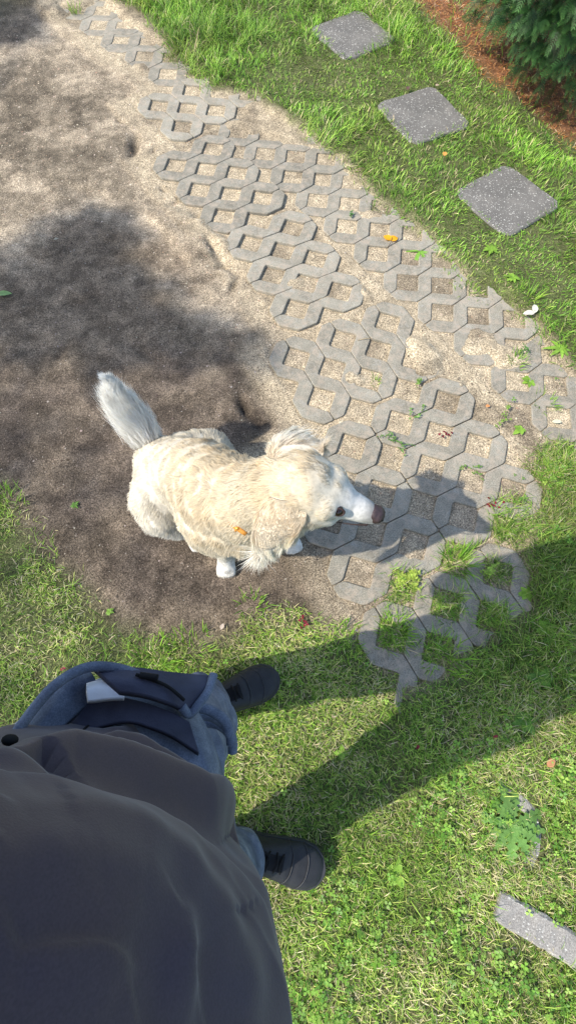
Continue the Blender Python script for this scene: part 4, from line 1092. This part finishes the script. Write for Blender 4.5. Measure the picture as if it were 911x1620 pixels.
    part('stud', mesh_np('stud', IV*.0045+A(p0+d*.55+nrm*.007), [IF], None, True), mat_plain('brass', (.75, .45, .10), .35, .5, Metallic=.8), col_)
    kn = p0+d*.55
    part('keeper', pymesh('keeper', *tube([kn-s*.010+nrm*.004, kn+nrm*.0065, kn+s*.010+nrm*.003], [.0028, .0032, .0028], 8)), M_COLLAR, col_)
mat_black = mat_plain('nostril_dark', (.008, .006, .006), .6, .2)
mat_lid = mat_plain('dark_eyelid', (.05, .03, .025), .6, .3)
dog()

# ------------------------------------------------------------------ the photographer
def loft(zs, sec, nphi, disp=None, caps=(False, False)):
    """sec(z) -> cx, cy, ax, ay, power; disp(phi, t, z) radial offset in metres"""
    V = []; Fc = []; K = len(zs)
    phi = np.linspace(0, 2*np.pi, nphi, endpoint=False)
    for i, z in enumerate(zs):
        cx, cy, ax, ay, pw = sec(z); c, s = np.cos(phi), np.sin(phi)
        r = (np.abs(c/ax)**pw+np.abs(s/ay)**pw)**(-1/pw)
        dz = 0
        if disp is not None:
            dr, dz = disp(phi, z); r = r+dr
        V.append(np.stack([cx+r*c, cy+r*s, z+dz+0*r], 1))
    V = np.concatenate(V); a = np.arange(nphi); b = (a+1) % nphi
    F_ = np.concatenate([np.stack([i*nphi+a, i*nphi+b, (i+1)*nphi+b, (i+1)*nphi+a], 1) for i in range(K-1)])
    return V, F_
def interp(tab, z):
    T = np.array(tab); return [float(np.interp(z, T[:, 0], T[:, j])) for j in range(1, T.shape[1])]
def person():
    root = empty('person', (-.15, -.18, 0), 'person in dark jacket, jeans and black shoes standing on the grass, seen from above', 'person')
    A = np.array
    # --- skin: head, neck and hands as one fused figure under the clothes
    hx, hy, hz = -.30, -.20, 1.63
    ch = [[(-.27, -.2, 1.05, .12), (-.27, -.2, 1.3, .12), (-.29, -.2, 1.42, .06), (-.30, -.2, 1.52, .056)],
          [(hx-.02, hy, hz+.02, .090), (hx+.02, hy, hz-.02, .080), (hx+.045, hy, hz-.08, .048)],
          [(hx+.095, hy, hz-.005, .012), (hx+.108, hy, hz-.025, .014)],
          [(-.28, -.06, 1.38, .055), (-.42, -.03, 1.12, .045), (-.31, .015, 1.30, .036), (-.17, .05, 1.44, .028)],
          [(-.28, -.34, 1.38, .055), (-.37, -.39, 1.12, .045), (-.23, -.33, 1.30, .036), (-.10, -.24, 1.43, .028)]]
    for s in (-1, 1): ch.append([(hx-.005, hy+s*.088, hz-.01, .014), (hx-.015, hy+s*.094, hz+.015, .018)])
    # hands hold the phone by its two long edges, just behind the lens
    upb = -_f; cpos = Vector((0, 0, CAMH))
    def hand(cx_, sgn, wrist):
        palm = cpos+upb*.030+_u*(-.045)+_r*(cx_)
        palm = Vector(palm); res_ = [[tuple(wrist)+(.027,), tuple(palm-_u*.03+_r*sgn*.02)+(.024,), tuple(palm)+(.022,)]]
        for k, (ln, r_) in enumerate(((.062, .0088), (.070, .0092), (.066, .0088), (.052, .0078))):
            b0 = palm+_u*(.028-.019*k)+_r*sgn*.006; k1 = b0+upb*.012-_r*sgn*ln*.40+_u*.006; k2 = k1-_r*sgn*ln*.34-upb*.004; k3 = k2-_r*sgn*ln*.26-upb*.012
            res_.append([tuple(b0)+(r_*1.25,), tuple(k1)+(r_*1.08,), tuple(k2)+(r_,), tuple(k3)+(r_*.85,)])
        t0 = palm-_u*.02+_r*sgn*.004; res_.append([tuple(t0)+(.013,), tuple(t0+_u*.030-_r*sgn*.018+upb*.006)+(.0115,), tuple(t0+_u*.052-_r*sgn*.034+upb*.010)+(.0095,)])
        return res_
    ch += hand(-.062, -1, Vector((-.17, .05, 1.44))); ch += hand(.062, 1, Vector((-.10, -.24, 1.43)))
    sk = fuse('body', ch, .006, 4); part('body', sk, M_SKIN, root)
    hb = fuse('hair', [[(hx-.035, hy, hz+.05, .088), (hx-.045, hy, hz-.02, .078)], [(hx+.02, hy, hz+.075, .055), (hx-.03, hy, hz+.06, .085)]], .007, 3); part('hair', hb, M_HAIR, root)
    for s in (-1, 1):
        part('eye', mesh_np('eye', IV*.011+A([hx+.088, hy+s*.031, hz+.012]), [IF], None, True), M_SHIRT, root)
        part('eyebrow', pymesh('eyebrow', *tube([(hx+.095, hy+s*.018, hz+.034), (hx+.094, hy+s*.032, hz+.038), (hx+.085, hy+s*.045, hz+.033)], [.003, .0035, .002], 6)), M_HAIR, root)
    part('mouth', pymesh('mouth', *tube([(hx+.086, hy-.022, hz-.062), (hx+.094, hy, hz-.062), (hx+.086, hy+.022, hz-.062)], [.003, .005, .003], 6)), mat_plain('lips', (.4, .17, .14), .5), root)
    # --- jacket
    tab = [(.86, -.19, -.205, .142, .174), (.92, -.190, -.205, .152, .178), (1.00, -.193, -.208, .172, .175), (1.08, -.190, -.212, .194, .168), (1.16, -.188, -.214, .210, .166), (1.26, -.205, -.208, .190, .172),
           (1.34, -.225, -.200, .146, .178), (1.39, -.25, -.20, .115, .178), (1.43, -.27, -.20, .085, .150), (1.46, -.285, -.20, .068, .085), (1.51, -.295, -.20, .064, .066)]
    HEM = .885
    def sec(z): cx, cy, ax, ay = interp(tab, z); return cx, cy, ax, ay, 2.15
    def hemz(phi):      # hem rides up over the left hip
        return HEM+.012*np.exp(-((phi-1.75)/.55)**2)+.055*np.exp(-((phi+.1)/.75)**2)+.004*np.sin(phi*5)
    # base surface table: where each picture point falls on the jacket
    tz = np.linspace(HEM, 1.36, 200); tp_ = np.linspace(-1.2, 2.7, 400)
    def base_r(ph, z):
        cx, cy, ax, ay, pw = sec(z); return cx, cy, (np.abs(np.cos(ph)/ax)**pw+np.abs(np.sin(ph)/ay)**pw)**(-1/pw)
    SP = []
    for z in tz:
        cx, cy, r = base_r(tp_, z); X = cx+r*np.cos(tp_); Y = cy+r*np.sin(tp_); Zz = np.full_like(X, z)-CAMH
        dp = X*_f.x+Y*_f.y+Zz*_f.z; SP.append(np.stack([455.5+F*(X*_r.x+Y*_r.y+Zz*_r.z)/dp, 810-F*(X*_u.x+Y*_u.y+Zz*_u.z)/dp, dp], 1))
    SP = np.array(SP)
    def onsurf(px, py):
        d = np.hypot(SP[..., 0]-px, SP[..., 1]-py)+np.where(SP[..., 2] < .01, 1e6, 0)
        m0 = d.min(); c_ = np.argwhere(d < m0+4); k = c_[np.argmax(tz[c_[:, 0]])] if m0 < 25 else np.unravel_index(d.argmin(), d.shape)
        return float(tp_[k[1]]), float(tz[k[0]])
    FOLDS = [  # picture polyline, ridge height, width, steepness towards the hem
        ([(0, 1222), (50, 1210), (95, 1205), (150, 1212), (215, 1235), (290, 1268), (345, 1298), (385, 1345), (420, 1420), (440, 1500)], .016, .020, .30),
        ([(150, 1178), (175, 1178), (205, 1188), (235, 1205), (290, 1238), (330, 1262)], .010, .014, .35),
        ([(185, 1160), (235, 1152), (275, 1170), (310, 1215), (335, 1265)], .007, .010, .5),
        ([(0, 1262), (60, 1268), (130, 1290), (200, 1305), (275, 1335), (330, 1375), (380, 1440), (410, 1510)], .009, .026, .6),
        ([(0, 1320), (90, 1330), (180, 1350), (260, 1395), (330, 1470), (360, 1560), (372, 1620)], .008, .030, .7),
        ([(260, 1480), (270, 1540), (278, 1620)], .004, .009, .8),
        ([(20, 1523), (60, 1524), (130, 1528), (185, 1545)], .0025, .010, .3),
        ([(0, 1400), (100, 1410), (190, 1440), (250, 1490)], .005, .028, .8),
        ([(240, 1140), (275, 1170), (305, 1215), (345, 1285)], .006, .011, .6),
    ]
    RS = .19
    FS = [(np.array([onsurf(*q_) for q_ in P_])*np.array([RS, 1]), h_, w_, st_) for P_, h_, w_, st_ in FOLDS]
    def disp(phi, z):
        ph = (phi+np.pi) % (2*np.pi)-np.pi; d = np.zeros_like(phi); a = ph*RS
        for P_, h_, w_, st_ in FS:
            best = np.full(a.shape, 1e9); sg = np.ones(a.shape); tt = np.zeros(a.shape); n = len(P_)-1
            for i in range(n):
                e = P_[i+1]-P_[i]; t = np.clip(((a-P_[i, 0])*e[0]+(z-P_[i, 1])*e[1])/(e @ e+1e-12), 0, 1)
                qx = P_[i, 0]+t*e[0]; qz = P_[i, 1]+t*e[1]; dd = np.hypot(a-qx, z-qz); m_ = dd < best
                best = np.where(m_, dd, best); sg = np.where(m_, z-qz, sg); tt = np.where(m_, (i+t)/n, tt)
            k = np.where(sg < 0, st_, 1.3)
            d += 1.7*h_*np.exp(-(best/(w_*k))**2)*(.35+.65*np.sin(np.pi*np.clip(tt*.9+.08, 0, 1)))
        d *= sst(.895, .955, z-(hemz(ph)-HEM)*.4)
        d += .0022*np.exp(-((ph-.02)/.03)**2)
        d += .007*(fbm(np.cos(phi)*2.5+5, z*8+np.sin(phi)*2.5, 150, 3)-.5)*2
        dz = np.where(z < .98, (hemz(ph)-HEM)*(.98-z)/(.98-HEM), 0)
        return d, dz
    zs = np.concatenate([np.linspace(HEM, 1.34, 210), np.linspace(1.344, 1.51, 24)])
    V, F_ = loft(zs, sec, 480, disp)
    # turned-in hem
    n0 = len(V); ring = V[:480].copy(); cen = ring.mean(0); inn = ring-(ring-cen)*np.array([.03, .03, 0]); inn2 = inn.copy(); inn2[:, 2] += .05; inn2 -= (inn2-cen)*np.array([.03, .03, 0]); inn[:, 2] -= .001
    V = np.concatenate([V, inn, inn2]); a = np.arange(480); b = (a+1) % 480
    F_ = np.concatenate([F_, np.stack([b, a, n0+a, n0+b], 1), np.stack([n0+b, n0+a, n0+480+a, n0+480+b], 1)])
    jk = part('jacket', mesh_np('jacket', V, [F_], None, True), M_JACKET, root)
    jk.data.update()
    def onj(phi, z, off=.002):
        cx, cy, ax, ay, pw = sec(z); ph = np.array([phi]); r = (abs(math.cos(phi)/ax)**pw+abs(math.sin(phi)/ay)**pw)**(-1/pw); d, dz = disp(ph, z); r += float(d[0])+off
        return Vector((cx+r*math.cos(phi), cy+r*math.sin(phi), z+float(dz[0])))
    for pts in ([(.0, z) for z in np.linspace(.89, 1.40, 60)],):
        part('zip', pymesh('zip', *tube([onj(0.0, z, .001) for _, z in pts], [.0035]*60, 6)), M_RUBBER, jk)
    part('hem_seam', pymesh('hem_seam', *tube([onj(p_, .905, .0004) for p_ in np.linspace(-3.1, 3.1, 160)], [.0012]*160, 5)), M_LACE, jk)
    q0 = onsurf(133, 1152); q1 = onsurf(164, 1122); sd = [onj(q0[0]+(q1[0]-q0[0])*t, q0[1]+(q1[1]-q0[1])*t, .0004) for t in np.linspace(0, 1, 24)]
    part('side_seam', pymesh('side_seam', *tube(sd, [.0012]*24, 5)), M_LACE, jk)
    # small dark snap on the left side of the jacket
    q0 = onsurf(4, 1205); sp = onj(q0[0], q0[1], .004)
    tg = fuse('snap', [], .002, 2, [(tuple(sp), (.006, .004, .005), None)]); part('snap', tg, M_LACE, jk)
    for s, pts in ((1, [(-.27, -.075, 1.385, .070), (-.36, -.05, 1.25, .060), (-.43, -.03, 1.11, .055), (-.365, -.005, 1.21, .050), (-.28, .020, 1.33, .045), (-.20, .042, 1.415, .038)]),
                   (-1, [(-.27, -.33, 1.385, .070), (-.33, -.37, 1.25, .060), (-.37, -.395, 1.11, .055), (-.30, -.37, 1.20, .050), (-.22, -.32, 1.31, .045), (-.135, -.265, 1.40, .038)])):
        part('sleeve', fuse('sleeve', [pts], .008, 5), M_JACKET, jk)
    part('collar', pymesh('collar', *tube([(-.295+.066*math.cos(a), -.2+.07*math.sin(a), 1.50) for a in np.linspace(-2.9, 2.9, 40)], [.012]*40, 8)), M_JACKET, jk)
    # --- jeans: pelvis and two legs
    def legdisp(seed):
        def f(phi, z):
            d = .010*(fbm(np.cos(phi)*1.3+seed, z*11+np.sin(phi)*1.3, 160+seed, 3)-.5)*2
            for k, z0 in enumerate((.14, .19, .25, .46, .52, .60, .75)):
                d = d+.007*np.exp(-((z-z0-.03*np.sin(phi+k*1.7+seed))/.012)**2)*(.5+.5*np.cos(phi-k*2.1))
            return d, 0*phi
        return f
    lt = [(.075, -.205, -.015, .068, .066), (.12, -.205, -.020, .074, .072), (.30, -.19, -.035, .078, .076), (.48, -.165, -.055, .082, .084), (.62, -.17, -.075, .092, .092), (.76, -.185, -.095, .108, .100), (.86, -.195, -.11, .13, .108)]
    rt = [(.075, -.085, -.365, .068, .066), (.12, -.090, -.360, .074, .072), (.30, -.105, -.345, .080, .076), (.48, -.120, -.325, .086, .084), (.62, -.140, -.310, .094, .092), (.76, -.165, -.300, .110, .100), (.86, -.18, -.295, .13, .108)]
    Vs = []; Fs = []; k0 = 0
    for sd_, tb in ((1, lt), (2, rt)):
        V, F_ = loft(np.linspace(.075, .86, 90), lambda z: tuple(interp(tb, z))+(2.0,), 64, legdisp(sd_)); Vs.append(V); Fs.append(F_+k0); k0 += len(V)
    pt = [(.70, -.170, -.200, .09, .15), (.75, -.178, -.203, .125, .18), (.80, -.185, -.205, .148, .195), (.88, -.175, -.205, .145, .207), (.94, -.168, -.205, .138, .210), (.975, -.17, -.205, .134, .207), (.98, -.17, -.205, .10, .16), (.985, -.17, -.205, .01, .01)]
    def pd(phi, z):
        d = .006*(fbm(np.cos(phi)*2+3, z*14+np.sin(phi)*2, 170, 3)-.5)*2
        ph = (phi+np.pi) % (2*np.pi)-np.pi
        d = (d+.016*np.exp(-((ph-1.35)/.45)**2)*np.exp(-((z-.94)/.05)**2))*(z < .977)
        return d, 0*phi
    V, F_ = loft(np.concatenate([np.linspace(.70, .975, 44), [.98, .985]]), lambda z: tuple(interp(pt, z))+(2.1,), 160, pd); Vs.append(V); Fs.append(F_+k0); k0 += len(V)
    jn = part('jeans', mesh_np('jeans', np.concatenate(Vs), [np.concatenate(Fs)], None, True), M_DENIM, root)
    return root, jk, jn
PR, JK, JN = person()
def at3(px, py, z):
    x, y = G(px, py, z); return Vector((x, y, z))
def sheet(name, rows, mat, parent, thick=.003):
    """rows of (px,py,z) control points -> a cloth panel with thickness, smooth-subdivided"""
    Gd = [[at3(*p) for p in r] for r in rows]
    def cr(P, t):
        n = len(P)-1; x = t*n; i = min(int(x), n-1); f = x-i
        p0 = P[max(i-1, 0)]; p1 = P[i]; p2 = P[i+1]; p3 = P[min(i+2, n)]
        return .5*((2*p1)+(-p0+p2)*f+(2*p0-5*p1+4*p2-p3)*f*f+(-p0+3*p1-3*p2+p3)*f**3)
    m_, k_ = 8*len(rows), 8*len(rows[0]); cols = [[cr(r, j/(k_-1)) for j in range(k_)] for r in Gd]
    P = [[cr([c[j] for c in cols], i/(m_-1)) for j in range(k_)] for i in range(m_)]
    V = []; Fc = []
    for i in range(m_):
        for j in range(k_):
            w_ = (fbm(np.array([P[i][j].x*30]), np.array([P[i][j].y*30]), 180, 2)[0]-.5)*.005
            V.append(P[i][j]+Vector((0, w_*.5, w_)))
    for i in range(m_):
        for j in range(k_): V.append(V[i*k_+j]+Vector((-.001, -thick, -thick)))
    o_ = m_*k_
    for i in range(m_-1):
        for j in range(k_-1):
            a = i*k_+j; Fc.append((a, a+1, a+k_+1, a+k_)); Fc.append((o_+a, o_+a+k_, o_+a+k_+1, o_+a+1))
    for i in range(m_-1):
        a = i*k_; Fc.append((a, a+k_, o_+a+k_, o_+a)); a += k_-1; Fc.append((a, o_+a, o_+a+k_, a+k_))
    for j in range(k_-1):
        a = j; Fc.append((a, o_+a, o_+a+1, a+1)); a = (m_-1)*k_+j; Fc.append((a, a+1, o_+a+1, o_+a))
    me = pymesh(name, V, Fc); return part(name, me, mat, parent)
def seam(name, pts, mat, parent, r=.0022):
    P = [at3(*p) for p in pts]; Q = []
    for i in range(len(P)-1):
        for t in np.linspace(0, 1, 6, endpoint=False):
            p0 = P[max(i-1, 0)]; p1 = P[i]; p2 = P[i+1]; p3 = P[min(i+2, len(P)-1)]
            Q.append(.5*((2*p1)+(-p0+p2)*t+(2*p0-5*p1+4*p2-p3)*t*t+(-p0+3*p1-3*p2+p3)*t**3))
    Q.append(P[-1]); return part(name, pymesh(name, *tube(Q, [r]*len(Q), 8)), mat, parent)
# left hip: gaping pocket with its thick edge, white lining, folded denim panel
sheet('pocket_flap', [[(150, 1056, 1.0), (205, 1056, 1.0), (265, 1062, .99), (338, 1068, .965)], [(170, 1075, 1.01), (220, 1078, 1.01), (275, 1086, 1.0), (330, 1088, .975)], [(190, 1094, 1.01), (235, 1100, 1.01), (275, 1112, 1.0), (302, 1128, .98)]], M_NAVY, JN, .004)
sheet('dark_gap_sheet', [[(60, 1142, .985), (120, 1110, .985), (190, 1104, .988), (260, 1122, .988), (300, 1142, .985)], [(40, 1190, .99), (120, 1160, .993), (200, 1140, .995), (265, 1160, .992), (315, 1190, .98)]], M_NAVY, JN, .003)  # navy sheet added to darken the open gap between jacket hem and flap
seam('zip_teeth', [(215, 1067, 1.012), (262, 1084, 1.006), (292, 1108, 1.0)], M_LACE, JN, .0016)
seam('pocket_edge', [(338, 1067, .968), (330, 1092, .975), (316, 1112, .98), (300, 1130, .982), (288, 1118, .99)], M_DENIM, JN, .0045)
seam('waistband_edge', [(22, 1165, 1.02), (55, 1120, 1.02), (90, 1082, 1.02), (138, 1056, 1.01), (190, 1058, 1.0), (240, 1078, 1.0), (285, 1105, .99)], M_DENIM, JN, .005)
sheet('waistband', [[(20, 1168, 1.0), (60, 1115, 1.0), (100, 1078, 1.0), (140, 1058, .995)], [(40, 1172, 1.015), (80, 1128, 1.01), (115, 1096, 1.0), (150, 1072, 1.0)], [(75, 1170, 1.01), (105, 1142, 1.0), (132, 1118, .99), (160, 1098, .985)]], M_DENIM, JN, .004)
sheet('pocket_lining', [[(138, 1082, 1.0), (160, 1076, 1.0), (190, 1082, 1.0)], [(138, 1092, 1.006), (162, 1088, 1.006), (195, 1092, 1.006)], [(140, 1108, 1.006), (165, 1106, 1.006), (198, 1104, 1.006)]], M_SHIRT, JN, .003)
for k, zz in enumerate((.93, .90, .865)):
    seam('denim_fold', [(300+8*k, 1118+12*k, zz), (330+8*k, 1122+12*k, zz), (356+5*k, 1140+12*k, zz-.01), (364+2*k, 1162+14*k, zz-.02)], M_DENIM, JN, .006)
seam('belt_loop', [(222, 1068, 1.012), (250, 1072, 1.012)], M_LACE, JN, .003)

# shoes
def shoe(toe, heel, lab):
    """toe and heel ground points"""
    t = Vector(toe); h = Vector(heel); d = (t-h); Ls = d.length; d.normalize(); s = Vector((-d.y, d.x, 0)); z0 = gz((t.x+h.x)/2, (t.y+h.y)/2)+.004
    def P(x, y, z): return h+d*(x*Ls)+s*y+Vector((0, 0, z+z0))
    prof = [(0, .026, .022), (.06, .036, .034), (.2, .038, .038), (.4, .037, .041), (.6, .046, .047), (.75, .052, .051), (.88, .048, .045), (.96, .032, .030), (1.0, .008, .007)]
    root_h = bpy.data.objects.new('shoe', None); C.objects.link(root_h); root_h.parent = PR; root_h.empty_display_size = .02
    V = []; Fc = []
    # sole
    xs = np.linspace(0, 1, 40); out = []; PA = np.array(prof)
    def lr(x): return float(np.interp(x, PA[:, 0], PA[:, 1])), float(np.interp(x, PA[:, 0], PA[:, 2]))
    L_ = [(x, lr(x)[0]) for x in xs]; Rr = [(x, -lr(x)[1]) for x in xs[::-1]]; outl = L_+Rr; n = len(outl)
    for z, sc_ in ((0, .94), (.008, 1.03), (.024, 1.04), (.028, 1.0)):
        V += [P((x-.5)*(1+(sc_-1)*.35)+.5, y*sc_, z) for x, y in outl]
    for L2 in range(3):
        for i in range(n): j = (i+1) % n; Fc.append((L2*n+i, L2*n+j, (L2+1)*n+j, (L2+1)*n+i))
    Fc.append(tuple(range(n-1, -1, -1))); Fc.append(tuple(3*n+i for i in range(n)))
    me = pymesh('sole', V, Fc, False)
    so_ = link('sole', me, M_RUBBER, PR)
    so_.location = -PR.location
    # upper: rows along x, arcs over the top
    hgt = [(0, .075), (.1, .095), (.28, .095), (.42, .088), (.58, .072), (.72, .056), (.85, .048), (.95, .038), (1.0, .026)]; HA = np.array(hgt); V = []; Fc = []; K = 44; m_ = 20
    for i in range(K):
        x = i/(K-1); a, b = lr(min(.995, x)); H_ = float(np.interp(x, HA[:, 0], HA[:, 1]))
        for j in range(m_):
            th = math.pi*j/(m_-1); y = math.cos(th); y = (a if y > 0 else b)*.97*np.sign(y)*abs(y)**.75; z = .024+(H_-.024)*math.sin(th)**.8
            cre = .0015*math.sin(x*60)*math.exp(-((x-.68)/.07)**2)*math.sin(th)
            V.append(P(x*.985+.006, float(y), z+cre))
    for i in range(K-1):
        for j in range(m_-1): a = i*m_+j; Fc.append((a, a+1, a+m_+1, a+m_))
    Fc.append(tuple(range(m_))); Fc.append(tuple((K-1)*m_+j for j in range(m_-1, -1, -1)))
    up = link('shoe_upper', pymesh('shoe_upper', V, Fc), M_SHOE, PR); up.location = -PR.location
    def top(x, off=.002): return float(np.interp(x, HA[:, 0], HA[:, 1]))+off
    # toe cap and welt seams
    lst = []
    for xc, wd in ((.84, .9), (.70, .95)):
        pts = []
        for j in range(15):
            th = math.pi*j/14; x = xc-.05*abs(math.cos(th))**2*1.5; a, b = lr(x); y = math.cos(th); y = (a if y > 0 else b)*.98*np.sign(y)*abs(y)**.75; H_ = top(x, .001); pts.append(P(x, float(y), .024+(H_-.024)*math.sin(th)**.8))
        lst.append(tube(pts, [.0014]*15, 5))
    toe_seam = link('toe_seam', pymesh('toe_seam', *joinp(lst)), M_RUBBER, up); toe_seam.parent = up
    # tongue
    V2, F2 = [], []
    for i in range(8):
        x = .32+.30*i/7
        for j in range(5): y = (j/4-.5)*.034; V2.append(P(x, y, top(x, .004)-.25*abs(y)))
    for i in range(7):
        for j in range(4): a = i*5+j; F2.append((a, a+1, a+6, a+5))
    link('tongue', pymesh('tongue', V2, F2), M_LACE, up)
    for i in range(5):
        x = .36+.062*i; sg = 1 if i % 2 else -1
        pts = [P(x, .021, top(x, .001)-.006), P(x+.012*sg, .010, top(x, .007)), P(x+.02*sg, 0, top(x, .009)), P(x+.012*sg, -.010, top(x, .007)), P(x, -.021, top(x, .001)-.006)]
        link('lace', pymesh('lace', *tube(pts, [.0024]*5, 6)), M_LACE, up)
    c = P(.40, 0, top(.4, .012))
    for sgn in (-1, 1):
        loop = [c+s*sgn*(.022*math.sin(a))+d*(.012*(1-math.cos(a)))*1.0+Vector((0, 0, .004*math.sin(a*2))) for a in np.linspace(0, math.pi, 10)]
        link('lace_bow', pymesh('lace_bow', *tube(loop, [.0022]*10, 6)), M_LACE, up)
    bpy.data.objects.remove(root_h)
shoe(tuple(at3(441, 1070, .02)), tuple(at3(441, 1070, .02)+Vector((-.262, -.118, 0))), 'left')
shoe(tuple(at3(512, 1376, .02)), tuple(at3(512, 1376, .02)+Vector((-.275, .062, 0))), 'right')
# phone held behind the lens (the picture is taken through its camera)
def phone():
    root = empty('phone', tuple(Vector((0, 0, CAMH))-_f*.014), 'dark phone held in both hands above the dog, taking the picture', 'phone')
    c = Vector((0, 0, CAMH))-_f*.016-_u*.045; V = []
    for z in (0, .008):
        for k in range(24):
            a = k/24*6.283; x = .036*np.sign(math.cos(a))*abs(math.cos(a))**.3; y = .074*np.sign(math.sin(a))*abs(math.sin(a))**.3; V.append(c+_r*float(x)+_u*float(y)-_f*z)
    Fc = [tuple(range(23, -1, -1)), tuple(range(24, 48))]+[(k, (k+1) % 24, 24+(k+1) % 24, 24+k) for k in range(24)]
    part('case', pymesh('case', V, Fc, False), M_PHONE, root)
    V = [c-_f*.0085+_r*x+_u*y for x, y in ((-.033, -.07), (.033, -.07), (.033, .07), (-.033, .07))]
    part('screen', pymesh('screen', V, [(0, 1, 2, 3)], False), M_EYE, root)
phone()
